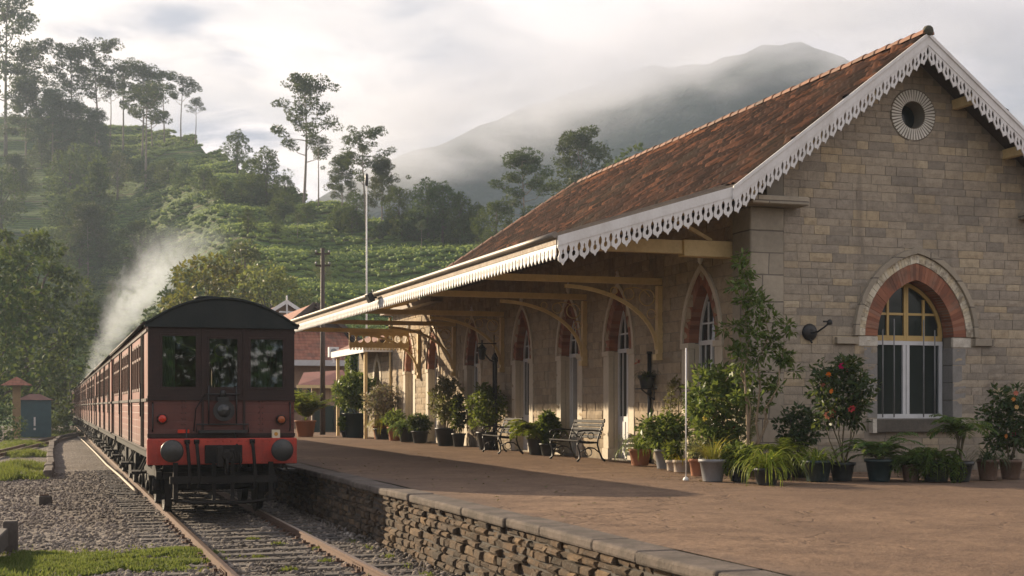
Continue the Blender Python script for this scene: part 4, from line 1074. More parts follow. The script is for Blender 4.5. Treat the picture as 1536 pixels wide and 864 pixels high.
def make_coach(front=True):
    t = thing('railway_carriage', 'maroon wooden carriage nearest the camera, showing its red buffer beam and dark windowed end', 'railway carriage', (2.79, 24.5, 0), 0, 'carriages of the train')
    Wh = [[(y, 2.22), (y + .62, 2.22), (y + .62, 3.12), (y, 3.12)] for y in WIN]
    b = MB()
    for sx in (-1, 1):
        b.panel([(.0, 1.16), (CL, 1.16), (CL, EZ), (0, EZ)], [list(reversed(h)) for h in Wh], lambda y, z, d: (sx * (CW - d), y, z), .05)
    # rear wall
    b.bb(-CW + .052, CW - .052, CL - .05, CL, 1.16, EZ)
    body = b.build('body', M_maroon, t)
    b = MB()
    for sx in (-1, 1):
        x = sx * (CW + .012)
        b.bb(x - .014, x + .014, .02, CL, 2.02, 2.075); b.bb(x - .012, x + .012, .02, CL, 1.165, 1.2); b.bb(x - .012, x + .012, .02, CL, EZ - .12, EZ - .07)
        for y in DOORS:
            for q in (0, .72): b.bb(x - .01, x + .01, y + q - .012, y + q + .012, 1.2, EZ - .1)
        for y in (1.3, 5.05, 6.1, 9.6, 10.66, 14.9): b.bb(x - .016, x + .016, y - .018, y + .018, 1.2, EZ - .08)
    b.build('moulding', M_frontdk, body)
    b = MB(); b.bb(-CW + .06, CW - .06, .08, CL - .06, FZ - .05, FZ); b.build('floor', M_inside, t)
    for y in np.arange(1.6, CL - 1, 1.5):
        for sx in (-1, 1): b = MB(); b.bb(min(sx * .35, sx * 1.15), max(sx * .35, sx * 1.15), y, y + .42, FZ, 1.72); b.bb(min(sx * .35, sx * 1.15), max(sx * .35, sx * 1.15), y + .42, y + .5, FZ, 2.25); b.build('seat', M_inside, t)
    # roof: shallow arch with overhang
    b = MB(); n = 20; vs = []; xs_ = [-(CW + .07) + 2 * (CW + .07) * i / n for i in range(n + 1)]
    for y in (-.10, CL + .02):
        for dz in (0, -.05):
            for x in xs_: vs.append((x, y, roof_z(min(max(x, -CW - .04), CW + .04)) + dz + .03))
    k = n + 1; fs = []
    for i in range(n): fs += [(i, i + 1, 2 * k + i + 1, 2 * k + i), (3 * k + i, 3 * k + i + 1, k + i + 1, k + i), (i, k + i, k + i + 1, i + 1), (2 * k + i, 2 * k + i + 1, 3 * k + i + 1, 3 * k + i)]
    fs += [(0, 2 * k, 3 * k, k), (n, k + n, 3 * k + n, 2 * k + n)]
    b.add(vs, fs, True); rf = b.build('roof', M_roofblk, t)
    b = MB()
    for y in (1.2, 4.6, 8.0, 11.4, 14.4): b.lathe([(.17, roof_z(0) - .02), (.17, roof_z(0) + .07), (.25, roof_z(0) + .075), (.25, roof_z(0) + .12), (.1, roof_z(0) + .14)], (-.12, y, 0), 14)
    b.build('roof_ventilator', M_roofblk, rf)
    b = MB()
    for sx in (-1, 1): b.tube([(sx * (CW + .06), -.1, EZ + .02), (sx * (CW + .06), CL, EZ + .02)], .03, 6)
    b.build('rain_strip', M_frontdk, rf)
    # side windows
    for sx in (-1, 1):
        for y in WIN:
            b = MB(); x0 = sx * (CW - .02)
            def fb(y0, y1, z0, z1): b.bb(min(x0, x0 + sx * .035), max(x0, x0 + sx * .035), y0, y1, z0, z1)
            fb(y + .004, y + .05, 2.224, 3.116); fb(y + .57, y + .616, 2.224, 3.116); fb(y + .05, y + .57, 2.224, 2.275); fb(y + .05, y + .57, 3.07, 3.116); fb(y + .05, y + .57, 2.80, 2.85)
            w = b.build('side_window', M_frame, t)
            b = MB(); b.bb(min(x0, x0 - sx * .006), max(x0, x0 - sx * .006), y + .003, y + .617, 2.223, 3.117); b.build('glass', M_clear if sx < 0 else M_clear, w)
    # door handles
    b = MB()
    for y in DOORS: b.tube([(-CW - .06, y + .1, 1.75), (-CW - .06, y + .1, 2.35)], .014, 6); b.box((-CW - .03, y + .62, 1.98), (.05, .1, .03))
    b.build('door_handle', M_iron, t)
    # underframe
    b = MB()
    for sx in (-1, 1):
        b.bb(sx * 1.12 - .05, sx * 1.12 + .05, .12, CL - .1, .98, 1.155)
        b.bar((sx * 1.1, 4.6, 1.0), (sx * 1.1, 6.6, .55), .05, .05); b.bar((sx * 1.1, 6.6, .55), (sx * 1.1, 8.8, .55), .05, .05); b.bar((sx * 1.1, 8.8, .55), (sx * 1.1, 10.8, 1.0), .05, .05)
        for y, w, h in ((5.4, .7, .42), (7.4, 1.1, .5), (9.5, .8, .4)): b.bb(sx * .98 - .22, sx * .98 + .22, y - w / 2, y + w / 2, .95 - h, .975)
        for y in (1.4, 5.55, 10.1, 14.5): b.bb(sx * 1.36 - .13, sx * 1.36 + .13, y - .35, y + .35, .72, .76); b.bar((sx * 1.2, y - .3, 1.0), (sx * 1.34, y - .3, .72), .03, .03); b.bar((sx * 1.2, y + .3, 1.0), (sx * 1.34, y + .3, .72), .03, .03)
    b.bb(-1.0, 1.0, .15, CL - .12, 1.0, 1.14)
    b.build('underframe', M_under, t)
    for yb in (2.6, CL - 2.6):
        b = MB()
        for sx in (-1, 1):
            b.bb(sx * 1.02 - .05, sx * 1.02 + .05, yb - 1.75, yb + 1.75, .62, .76); b.bb(sx * 1.02 - .07, sx * 1.02 + .07, yb - .5, yb + .5, .3, .62)
            for q in (-1.1, 1.1):
                b.bb(sx * 1.03 - .13, sx * 1.03 + .13, yb + q - .17, yb + q + .17, .33, .66); b.lathe([(.1, sx * 1.14), (.1, sx * 1.2), (.04, sx * 1.215)], (0, yb + q, .48), 12, 'X')
                for k in range(4): b.bb(sx * 1.02 - .045, sx * 1.02 + .045, yb + q - .5 + k * .09, yb + q + .5 - k * .09, .76 + k * .03, .785 + k * .03)
                for h in (-.32, .32): b.lathe([(.075, .4), (.075, .62)], (sx * 1.04, yb + q + h, 0), 8)
        b.bb(-.95, .95, yb - .2, yb + .2, .5, .74); b.bb(-.95, .95, yb - 1.74, yb - 1.62, .62, .74); b.bb(-.95, .95, yb + 1.62, yb + 1.74, .62, .74)
        bg = b.build('bogie', M_under, t)
        for q in (-1.1, 1.1):
            for sx in (-1, 1):
                b = MB(); x = sx * .83
                b.lathe([(.08, x - sx * .06), (.2, x - sx * .05), (.41, x - sx * .05), (.475, x - sx * .06), (.475, x - sx * .04), (.44, x - sx * .035), (.432, x + sx * .07), (.40, x + sx * .07), (.38, x + sx * .02), (.18, x + sx * .03), (.12, x + sx * .09), (.02, x + sx * .09)], (0, yb + q, .435), 28, 'X')
                b.build('wheel', M_under, bg)
            b = MB(); b.lathe([(.06, -.8), (.06, .8)], (0, yb + q, .435), 10, 'X'); b.build('axle', M_under, bg)
    return t
coach = make_coach()
trailing = []
PITCH = 16.25
seq = ['second', 'third', 'fourth', 'fifth', 'sixth', 'seventh']
for i in range(6):
    d = thing('railway_carriage', '', 'railway carriage', (2.79, 24.5 + PITCH * (i + 1), 0), 0, 'carriages of the train')
    d['label'] = ('maroon carriage coupled directly behind the near end carriage', 'maroon carriage third from the near end of the train', 'distant maroon carriage in the middle of the train, fourth from the near end',
                  'distant carriage fifth from the near end of the train', 'small far carriage, second behind the steam locomotive', 'small far carriage coupled right behind the steam locomotive')[i]
    for ch in kids(coach):
        if i >= 1 and ch.name.startswith('seat'): continue
        if i >= 3 and ch.name.split('.')[0] in ('seat', 'door_handle', 'floor'): continue
        if ch.name.startswith('side_window') and ch.data.vertices[0].co.x > 0: continue
        c = copy_tree(ch, d)
# --- near end of the first carriage
PT = [(-CW, 1.38), (CW, 1.38), (CW, EZ)] + [(x, roof_z(x) - .03) for x in np.linspace(CW, -CW, 17)][1:-1] + [(-CW, EZ)]
W3 = [(-1.06, 2.24, -.42, 3.20), (-.26, 2.24, .30, 3.16), (.46, 2.24, 1.10, 3.16)]
b = MB(); b.panel(PT, [[(x0, z0), (x0, z1), (x1, z1), (x1, z0)] for x0, z0, x1, z1 in W3], lambda x, z, d: (x, -.03 + d, z), .06)
fp = b.build('front_wall', M_front, coach)
b = MB()
# darker upper framing, waist rail, door posts, roof-end arch
def fr_(x0, x1, z0, z1, y=-.052, th=.022): b.bb(x0, x1, y, y + th, z0, z1)
fr_(-CW, -1.06, 2.12, EZ); fr_(1.10, CW, 2.12, EZ); fr_(-.42, -.26, 2.12, EZ); fr_(.30, .46, 2.12, EZ)
for x0, z0, x1, z1 in W3: fr_(x0, x1, z1, EZ - .002); fr_(x0, x1, 2.12, z0)
b.bb(-CW - .01, CW + .01, -.075, -.031, 2.04, 2.118); b.bb(-CW - .01, CW + .01, -.07, -.031, 1.395, 1.46)
for x in (-.34, .38): b.bb(x - .02, x + .02, -.072, -.053, 1.46, EZ)
b.build('end_framing', M_frontdk, fp)
b = MB(); vs = []; n = 20; xs_ = np.linspace(-CW - .05, CW + .05, n + 1)
for y in (-.085, -.032):
    for x in xs_: vs.append((x, y, EZ + .0))
    for x in xs_: vs.append((x, y, max(roof_z(min(max(x, -CW - .04), CW + .04)) - .022, EZ + .002)))
k = n + 1; fs = []
for i in range(n): fs += [(i, i + 1, k + i + 1, k + i), (2 * k + i, 3 * k + i, 3 * k + i + 1, 2 * k + i + 1), (i, 2 * k + i, 2 * k + i + 1, i + 1), (k + i, k + i + 1, 3 * k + i + 1, 3 * k + i)]
b.add(vs, fs); b.bb(-CW - .06, CW + .06, -.11, -.03, EZ - .045, EZ - .002); b.build('roof_end', M_roofblk, fp)
for x0, z0, x1, z1 in W3:
    b = MB(); w_ = .035
    for a in ((x0 + .003, x0 + w_, z0 + .003, z1 - .003), (x1 - w_, x1 - .003, z0 + .003, z1 - .003), (x0 + w_, x1 - w_, z0 + .003, z0 + w_), (x0 + w_, x1 - w_, z1 - w_, z1 - .003)): b.bb(a[0], a[1], -.06, -.02, a[2], a[3])
    w = b.build('end_window', M_frontdk, coach)
    b = MB(); b.bb(x0 + .002, x1 - .002, -.018, -.012, z0 + .002, z1 - .002); b.build('glass', M_clear, w)
def curtain(x0, x1, z0, z1, y):
    b = MB(); n = 16; vs = []
    for i in range(n + 1):
        x = x0 + (x1 - x0) * i / n; yy = y + .03 * math.sin(i * 1.9)
        vs += [(x, yy, z0), (x, yy, z1)]
    return b.add(vs, [(2 * i, 2 * i + 2, 2 * i + 3, 2 * i + 1) for i in range(n)])
for a in ((-1.03, -.80), (.64, .80), (.98, 1.07)): curtain(a[0], a[1], 2.24, 3.15, .12).build('curtain', M_curtain, coach)
b = MB(); b.torus((0, .16, 2.92), .115, .018, 'Y', 28, 8); b.build('handwheel', paint('yellow_wheel', (.36, .36, .08), (.25, .25, .06), .5), coach)
# buffer beam and fittings
b = MB(); b.bb(-1.29, 1.29, -.20, -.031, .92, 1.375); bbm = b.build('buffer_beam', M_redbeam, coach, bevel=.012)
rv = None
def rivet(x, z, y, mat, par):
    global rv
    if rv is None:
        q = MB(); q.lathe([(.013, .001), (.011, -.010), (.004, -.014)], (0, 0, 0), 7, 'Y'); rv = o = q.build('rivet', mat, par)
    else: o = rv.copy(); COL.objects.link(o); o.parent = par
    o.location = (x, y, z); return o
for x in np.arange(-1.22, 1.24, .135):
    for z in (.965, 1.33): rivet(x, z, -.2, M_redbeam, bbm)
rv = None
for x in (-1.12, -.68, .72, 1.18): q = MB(); q.bb(x - .02, x + .02, -.206, -.2, .95, 1.35); q.build('beam_plate', M_redbeam, bbm)
for x in (-.66, .68): b = MB(); b.bb(x - .012, x + .012, -.042, -.03, 1.46, 2.04); b.build('panel_strip', M_front, fp)
for z in np.arange(1.52, 2.03, .1):
    for x in (-1.24, -.69, -.63, .65, .71, 1.24): rivet(x, z, -.03, M_front, fp)
for x, y0, z0, x1, z1 in ((1.19, -.09, 1.5, 1.19, 2.0), (-1.19, -.09, 1.5, -1.19, 2.0)):
    b = MB(); b.tube([(x, -.03, z0), (x, y0, z0 + .04), (x, y0, z1 - .04), (x, -.03, z1)], .013, 6); b.build('end_handrail', M_iron, coach)
b = MB(); b.tube([(.2, -.12, 1.5), (.22, -.16, 1.3), (.26, -.24, 1.2), (.3, -.3, 1.0), (.24, -.34, .8)], .022, 8); b.build('jumper_cable', M_under, coach); b = MB(); b.tube([(-.3, -.1, 2.14), (-.46, -.1, 1.9), (-.5, -.12, 1.5)], .011, 6); b.build('jumper_cable', M_under, coach)
for x in (-.9, .98):
    b = MB(); b.lathe([(.13, -.2), (.12, -.23), (.085, -.25), (.085, -.5)], (x, 0, 1.17), 20, 'Y'); bf = b.build('buffer', M_under, coach)
    b = MB(); b.lathe([(.06, -.498), (.19, -.502), (.195, -.53), (.17, -.555), (.02, -.572)], (x, 0, 1.17), 26, 'Y'); b.build('buffer_head', paint('worn_buffer_steel', (.06, .06, .058), (.03, .028, .026), .4, 5, .3, 40, .6, .6), bf)
b = MB(); b.bb(-.32, .32, -.28, -.2, .94, 1.26); b.bb(-.13, .13, -.62, -.28, 1.0, 1.18); b.lathe([(.07, -.74), (.11, -.70), (.11, -.62)], (0, 0, 1.09), 14, 'Y'); b.bb(-.16, -.05, -.72, -.6, .9, 1.24); b.bb(.05, .14, -.70, -.6, .98, 1.2)
b.torus((0, -.66, .92), .13, .03, 'X', 18, 8); b.build('coupler', M_under, coach, bevel=.01)
for x in (-.46, .50, -.62):
    b = MB(); p = [(x, -.24, 1.3), (x, -.34, 1.2), (x + .02, -.36, .95), (x + .04, -.33, .7), (x + .02, -.3, .52)]; b.tube(p, .03, 8); b.lathe([(.045, 1.28), (.05, 1.36)], (x, -.23, 0), 10); b.build('brake_hose', M_under, coach)
b = MB(); b.lathe([(.15, -.04), (.17, -.1), (.17, -.26), (.185, -.27), (.185, -.3)], (0, 0, 1.86), 22, 'Y'); b.bb(-.1, .1, -.2, -.04, 2.03, 2.1); b.lathe([(.05, 2.1), (.05, 2.2), (.02, 2.22)], (0, -.14, 0), 10); hl = b.build('headlamp', M_iron, coach)
b = MB(); b.lathe([(.15, -.29), (.155, -.296), (.02, -.31)], (0, 0, 1.86), 22, 'Y'); b.build('lens', lens('clear_dark_lens', (.03, .03, .03)), hl)
b = MB()
for pts in ([(-.45, -.1, 1.48), (-.45, -.1, 1.62), (.45, -.1, 1.62), (.45, -.1, 1.48)], [(-.24, -.1, 1.62), (-.24, -.1, 2.3)], [(.24, -.1, 1.62), (.24, -.1, 2.3)], [(-.3, -.12, 2.15), (.3, -.12, 2.15)], [(-.62, -.1, 1.0), (-.62, -.1, 1.55)]):
    b.tube(pts, .014, 6)
b.bb(-.42, .42, -.2, -.06, 1.47, 1.52); b.build('grab_rail', M_iron, coach)
for x, mt, z in ((-1.03, M_redlens, 1.72), (1.03, M_amber, 1.70)):
    b = MB(); b.lathe([(.09, -.03), (.09, -.1), (.075, -.12)], (x, 0, z), 16, 'Y'); tl = b.build('tail_lamp', M_frontdk, coach)
    b = MB(); b.lathe([(.07, -.118), (.06, -.14), (.02, -.15)], (x, 0, z), 14, 'Y'); b.build('lens', mt, tl)
b = MB(); b.bb(-.77, -.57, -.09, -.032, 1.47, 1.53); b.build('marker_plate', M_redlens, coach)
b = MB(); b.bb(.86, 1.0, -.14, -.032, 1.37, 1.52); mk = b.build('marker_box', paint('cream_box', (.6, .52, .38), (.45, .38, .27), .5), coach)
b = MB(); b.lathe([(.035, -.142), (.03, -.15)], (.93, 0, 1.445), 12, 'Y'); b.build('lens', lens('small_amber_lens', (.5, .25, .05)), mk)
b = MB(); b.bb(-.92, .92, -.34, -.24, .60, .72); b.bb(-.86, -.78, -.3, -.2, .3, .96); b.bb(.78, .86, -.3, -.2, .3, .96); b.bb(-.2, -.14, -.3, -.24, .3, .95); b.bb(.12, .18, -.3, -.24, .3, .95)
b.tube([(-.9, -.25, .32), (-.5, -.3, .26), (.5, -.3, .26), (.9, -.25, .32)], .03, 8); b.tube([(-.4, -.2, .45), (.35, -.2, .45)], .012, 6); b.build('guard_rail', M_under, coach)
# --- steam locomotive far ahead
lo = thing('steam_locomotive', 'distant black steam locomotive at the head of the train, under rising steam', 'locomotive', (2.79, 139.0, 0))
b = MB(); b.bb(-1.2, 1.2, .2, 5.4, 1.0, 2.7); b.bb(-1.1, 1.1, .4, 5.0, 2.7, 3.0); b.build('tender', M_under, lo)
b = MB(); b.bb(-1.3, 1.3, 5.8, 8.2, 1.1, 3.4); b.bb(-1.4, 1.4, 5.4, 8.5, 3.4, 3.7); b.build('cab', M_under, lo)
b = MB(); b.lathe([(.1, 8.1), (.85, 8.2), (.85, 13.4), (.2, 13.6)], (0, 0, 2.3), 20, 'Y'); b.lathe([(.3, 3.0), (.3, 3.55), (.1, 3.7)], (0, 10.2, 0), 12); b.build('boiler', M_under, lo)
b = MB(); b.lathe([(.28, 3.0), (.22, 3.8), (.32, 4.05), (.25, 4.06)], (0, 12.7, 0), 14); b.build('chimney', M_under, lo)
for y in (1.4, 3.2, 4.6, 7.6, 9.4, 11.2, 12.9):
    for sx in (-1, 1): b = MB(); b.lathe([(.5, sx * .75), (.5, sx * .85)], (0, y, .52), 18, 'X'); b.build('wheel', M_under, lo)
b = MB(); b.bb(-1.1, 1.1, 5.5, 13.6, .95, 1.1); b.bb(-1.25, 1.25, 13.5, 13.8, .8, 1.2); b.build('frame', M_under, lo)
# ------------------------------------------------------------------ platform furniture
M_slat = paint('grey_weathered_bench_slat', (.024, .022, .02), (.014, .012, .012), .7, 3, .4, 40, .7, spec=.15)
def make_bench():
    t = thing('park_bench', 'slatted bench with black cast iron ends beside the open doorway', 'bench', (0, 0, 0), 0, 'slatted benches along the platform')
    b = MB()
    for i in range(5): b.box((-.42 + i * .098, 0, .44 + (.012 if i == 0 else 0) - i * .006), (.08, 1.86, .028))
    b.build('seat', M_slat, t, bevel=.005)
    b = MB()
    for i in range(5): b.box((.06 + i * .026, 0, .53 + i * .085), (.026, 1.86, .066), 0, 0, R(-16 + 180) * 0 + R(16))
    b.build('backrest', M_slat, t, bevel=.005)
    for y in (-.86, .86):
        b = MB()
        b.tube([(-.46, y, .0), (-.40, y, .06), (-.40, y, .2), (-.45, y, .34), (-.44, y, .42)], [.03, .022, .02, .02, .024], 8)
        b.tube([(.20, y, .0), (.13, y, .06), (.06, y, .22), (.02, y, .36), (.03, y, .48), (.10, y, .7), (.19, y, .93)], [.03, .024, .02, .022, .022, .02, .018], 8)
        b.tube([(-.44, y, .42), (-.2, y, .40), (.03, y, .41)], .018, 8)
        b.tube([(-.40, y, .2), (-.2, y, .3), (-.05, y, .28), (.05, y, .2)], .014, 8)
        b.torus((-.2, y, .2), .085, .012, 'Y', 18, 6)
        b.tube([(.09, y, .66), (-.1, y, .68), (-.32, y, .68), (-.44, y, .65), (-.47, y, .58), (-.42, y, .54), (-.37, y, .57)], [.016, .018, .02, .02, .018, .015, .012], 8)
        b.tube([(-.40, y, .44), (-.36, y, .54), (-.28, y, .64)], .013, 8); b.torus((-.14, y, .56), .07, .011, 'Y', 16, 6)
        b.build('end_frame', M_iron, t)
    return t
bench = make_bench(); bench.location = (11.28, 28.75, PL)
dup(bench, 'slatted bench farther along, under the black lamp post', (11.2, 33.9, PL), R(-4), group='slatted benches along the platform')
lp = thing('lamp_post', 'black iron lamp post with a bracket lantern standing behind the farther bench', 'lamp post', (11.62, 36.2, PL))
b = MB(); b.tube([(0, 0, 0), (0, 0, .3), (0, 0, 2.4), (0, 0, 2.5)], [.09, .05, .04, .07], 12); b.tube([(0, .2, 0), (0, .2, 2.45)], .03, 8); b.lathe([(.08, 2.5), (.1, 2.56), (.05, 2.66), (.02, 2.7)], (0, .1, 0), 12)
b.build('post', M_iron, lp)
b = MB(); b.tube([(0, 0, 2.42), (-.18, .0, 2.5), (-.34, 0, 2.68), (-.4, 0, 2.9)], .022, 8); b.tube([(-.52, 0, 2.95), (.02, 0, 2.95)], .015, 8); b.tube([(-.05, 0, 2.6), (-.05, 0, 3.2)], .012, 6); b.build('arm', M_iron, lp)
b = MB(); b.lathe([(.05, 2.5), (.08, 2.52), (.12, 2.78), (.15, 2.8), (.03, 2.92), (.02, 3.05)], (-.4, 0, 0), 6, smooth=False); b.build('lantern', M_iron, lp)
p = on_x(1029, 722, 10.0)
g = G(1029, 721, PL)
pp = thing('white_pole', 'thin white painted pole standing on the platform before the grey bucket plants', 'pole', g)
b = MB(); b.tube([(0, 0, 0), (0, 0, 2.15)], .012, 10); b.build('shaft', M_white, pp); b = MB(); b.lathe([(.05, 0), (.05, .02), (.03, .06)], (0, 0, 0), 12); b.build('foot', M_white, pp)
# wall lamp on the gable
wl = thing('wall_lamp', 'small black wall lamp on a bracket, left of the big arched window', 'wall lamp', (13.17, GY, 3.30))
b = MB(); b.lathe([(.15, -.005), (.16, -.03), (.13, -.07), (.05, -.09)], (0, 0, 0), 20, 'Y'); b.build('backplate', M_iron, wl)
b = MB(); b.tube([(.0, -.08, -.02), (.06, -.2, .0), (.14, -.3, .08), (.2, -.36, .15)], .018, 8); b.tube([(0, -.05, -.14), (.01, -.09, -.2)], .02, 6); b.build('bracket', M_iron, wl)
b = MB(); b.lathe([(.03, .12), (.05, .14), (.05, .19), (.02, .22)], (.21, -.37, 0), 12); b.box((.16, -.36, .18), (.14, .04, .03)); b.build('lamp_head', M_iron, wl)
# floodlight on the canopy edge
q = Vector((edge_x(37.0) - .14, 37.0, EDZ - .12))
p2 = on_x(563, 447, 7.72); q = Vector((p2.x - .08, p2.y, EDZ - .1))
fl = thing('floodlight', 'small black floodlight fixed to the white canopy edge', 'floodlight', q)
b = MB(); b.box((-.06, 0, 0), (.14, .34, .24), 0, 0, R(-25)); b.build('housing', M_iron, fl, bevel=.015); b = MB(); b.bb(0, .12, -.03, .03, -.02, .02); b.torus((.0, 0, .1), .1, .012, 'X', 14, 6, 0, PI); b.build('bracket', M_iron, fl)
# ------------------------------------------------------------------ poles beyond the platform end
up_ = G(484, 652, PL); up_.z = PL
dz = depth_of(up_)
ph = (652 - 372) / FPX * dz
ut = thing('utility_pole', 'dark timber utility pole with crossarms beside the end of the canopy', 'utility pole', up_)
b = MB(); b.tube([(0, 0, 0), (0, 0, ph)], [.12, .085], 12); b.build('pole', M_dkwood, ut)
for k, hh in enumerate((ph - .25, ph - .75)):
    b = MB(); b.box((0, 0, hh), (.62, .07, .08), -.3); ca = b.build('crossarm', M_dkwood, ut)
    b = MB(); [b.lathe([(.035, hh + .05), (.05, hh + .09), (.03, hh + .16)], (x, -x * .3, 0), 8) for x in (-.27, .27)]; b.build('insulator', M_ironbar, ca)
mp_ = G(550, 651, PL); dz = depth_of(mp_); mh = (651 - 262) / FPX * dz
mt = thing('flag_mast', 'tall thin white mast rising from behind the canopy', 'mast', mp_)
b = MB(); b.tube([(0, 0, 0), (0, 0, mh * .55), (0, 0, mh)], [.042, .036, .028], 10); b.build('shaft', M_white, mt); b = MB(); b.lathe([(.05, mh - .5), (.075, mh - .45), (.075, mh - .02), (.03, mh + .05)], (0, 0, 0), 10); b.build('mast_head', M_iron, mt)
# ------------------------------------------------------------------ foliage builders (numpy)
def unit(a): return a / np.maximum(np.linalg.norm(a, axis=-1, keepdims=True), 1e-6)
def rand_dirs(rs, n): return unit(rs.normal(size=(n, 3)))
def kites(P, D, N, L, W):
    """leaf-shaped quads: base P, direction D, facing N"""
    D = unit(D); S = unit(np.cross(D, N)); N2 = np.cross(S, D)
    L = np.asarray(L)[:, None]; W = np.asarray(W)[:, None]
    m = P + D * L * .45 + N2 * L * .06
    V = np.stack([P, m - S * W / 2, P + D * L - N2 * L * .05, m + S * W / 2], 1).reshape(-1, 3)
    return V, np.arange(len(P) * 4).reshape(-1, 4)
def merge(parts):
    Vs, Fs, o = [], [], 0
    for V, F in parts:
        Vs.append(V); Fs.append(F + o); o += len(V)
    return np.concatenate(Vs), np.concatenate(Fs)
def straps(rs, n, L, w, z0=0.0, up=(25, 80), droop=1.3, r0=.03, seg=6):
    parts = []
    a = rs.rand(n) * 6.283; el = np.radians(up[0] + (up[1] - up[0]) * rs.rand(n)); ln = L * (.6 + .5 * rs.rand(n))
    for s in range(n):
        h = np.array([math.cos(a[s]), math.sin(a[s]), 0]); p = h * r0 * rs.rand() + np.array([0, 0, z0]); e = el[s]; V = []
        sd = np.array([-h[1], h[0], 0.0]); 
        for k in range(seg + 1):
            f = k / seg; ww = w * (.55 + .9 * f) * (1 - f) ** .6 * .75 + (0.002 if k == seg else 0)
            V += [p - sd * ww, p + sd * ww]
            p = p + (h * math.cos(e) + np.array([0, 0, math.sin(e)])) * ln[s] / seg; e -= droop / seg * (1.2 + f)
        F = [[2 * k, 2 * k + 1, 2 * k + 3, 2 * k + 2] for k in range(seg)]
        parts.append((np.array(V), np.array(F)))
    return merge(parts)
def fronds(rs, n, L, leaf, z0=0.0, up=(30, 80), droop=1.2, pairs=16, w=.022, lift=.25):
    parts = []
    for s in range(n):
        a = rs.rand() * 6.283; e = math.radians(up[0] + (up[1] - up[0]) * rs.rand()); ln = L * (.65 + .45 * rs.rand())
        h = np.array([math.cos(a), math.sin(a), 0]); sd = np.array([-h[1], h[0], 0.0]); p = np.array([0, 0, z0]) + h * .02
        P, D, N, LL = [], [], [], []; sp = []
        for k in range(pairs + 1):
            d = h * math.cos(e) + np.array([0, 0, math.sin(e)]); nn = np.cross(d, sd) * -1
            if k % 4 == 0: sp.append(p)
            f = k / pairs
            if f > .15:
                l = leaf * math.sin(PI * (.12 + .83 * f)) ** .7
                for s_ in (-1, 1):
                    P.append(p); D.append(sd * s_ + d * .55 + np.array([0, 0, lift - .5 * f]) + rs.normal(size=3) * .1); N.append(np.array([0, 0, 1.0]) + rs.normal(size=3) * .2); LL.append(l)
            p = p + d * ln / pairs; e -= droop / pairs * (1 + f)
        parts.append(kites(np.array(P), np.array(D), np.array(N), np.array(LL), np.full(len(P), w)))
        sp = np.array(sp); V = np.concatenate([sp - sd * .004, sp + sd * .004]); k = len(sp)
        parts.append((V, np.array([[i, i + 1, k + i + 1, k + i] for i in range(k - 1)])))
    return merge(parts)
def clump_leaves(rs, C, rad, per, L, W, flat=.6, up=.3, shell=.55):
    """leaves in soft clumps round the centres C"""
    n = len(C) * per; c = np.repeat(C, per, 0); r = np.repeat(rad, per)
    d = rand_dirs(rs, n); q = (shell + (1 - shell) * rs.rand(n)) ; 
    off = d * (r * q)[:, None] * np.array([1, 1, flat])
    D = d + rand_dirs(rs, n) * .8 + np.array([0, 0, up - .35]); N = d * .5 + rand_dirs(rs, n) * .7 + np.array([0, 0, up + .5])
    return kites(c + off, D, N, L * (.6 + .7 * rs.rand(n)), W * (.7 + .5 * rs.rand(n)))
def np_part(name, VF, mat, parent): return np_mesh(name, VF[0], VF[1], mat, parent)

L_gum = leaf_mat('gum_leaves', (.020, .042, .018), (.036, .068, .026), (.06, .095, .034), .22, .55)
L_round = leaf_mat('broad_leaves', (.016, .040, .012), (.032, .074, .02), (.056, .10, .026), .28, .75)
L_lit = leaf_mat('sunlit_yellow_green_leaves', (.075, .095, .018), (.14, .15, .028), (.20, .17, .03), .4, .5)  # sunlight on these crowns is put into the brighter, yellower leaf colour
L_pale = leaf_mat('pale_grey_leaves', (.08, .095, .06), (.12, .13, .085), (.16, .16, .11), .3, .55)
M_bark = paint('pale_bark', (.20, .165, .13), (.10, .085, .07), .9, 2, .6, 8, .8)
M_bark2 = paint('dark_bark', (.085, .065, .05), (.045, .036, .03), .9, 2, .7, 8, .8)
def limb(p, q, rs, sag=.1, n=4):
    p, q = np.array(p), np.array(q); L = np.linalg.norm(q - p); out = []
    for i in range(n + 1):
        f = i / n; out.append(p * (1 - f) + q * f + np.array([0, 0, math.sin(PI * f) * L * -sag * .5]) + (rs.normal(size=3) * L * .025 if 0 < i < n else 0))
    return out
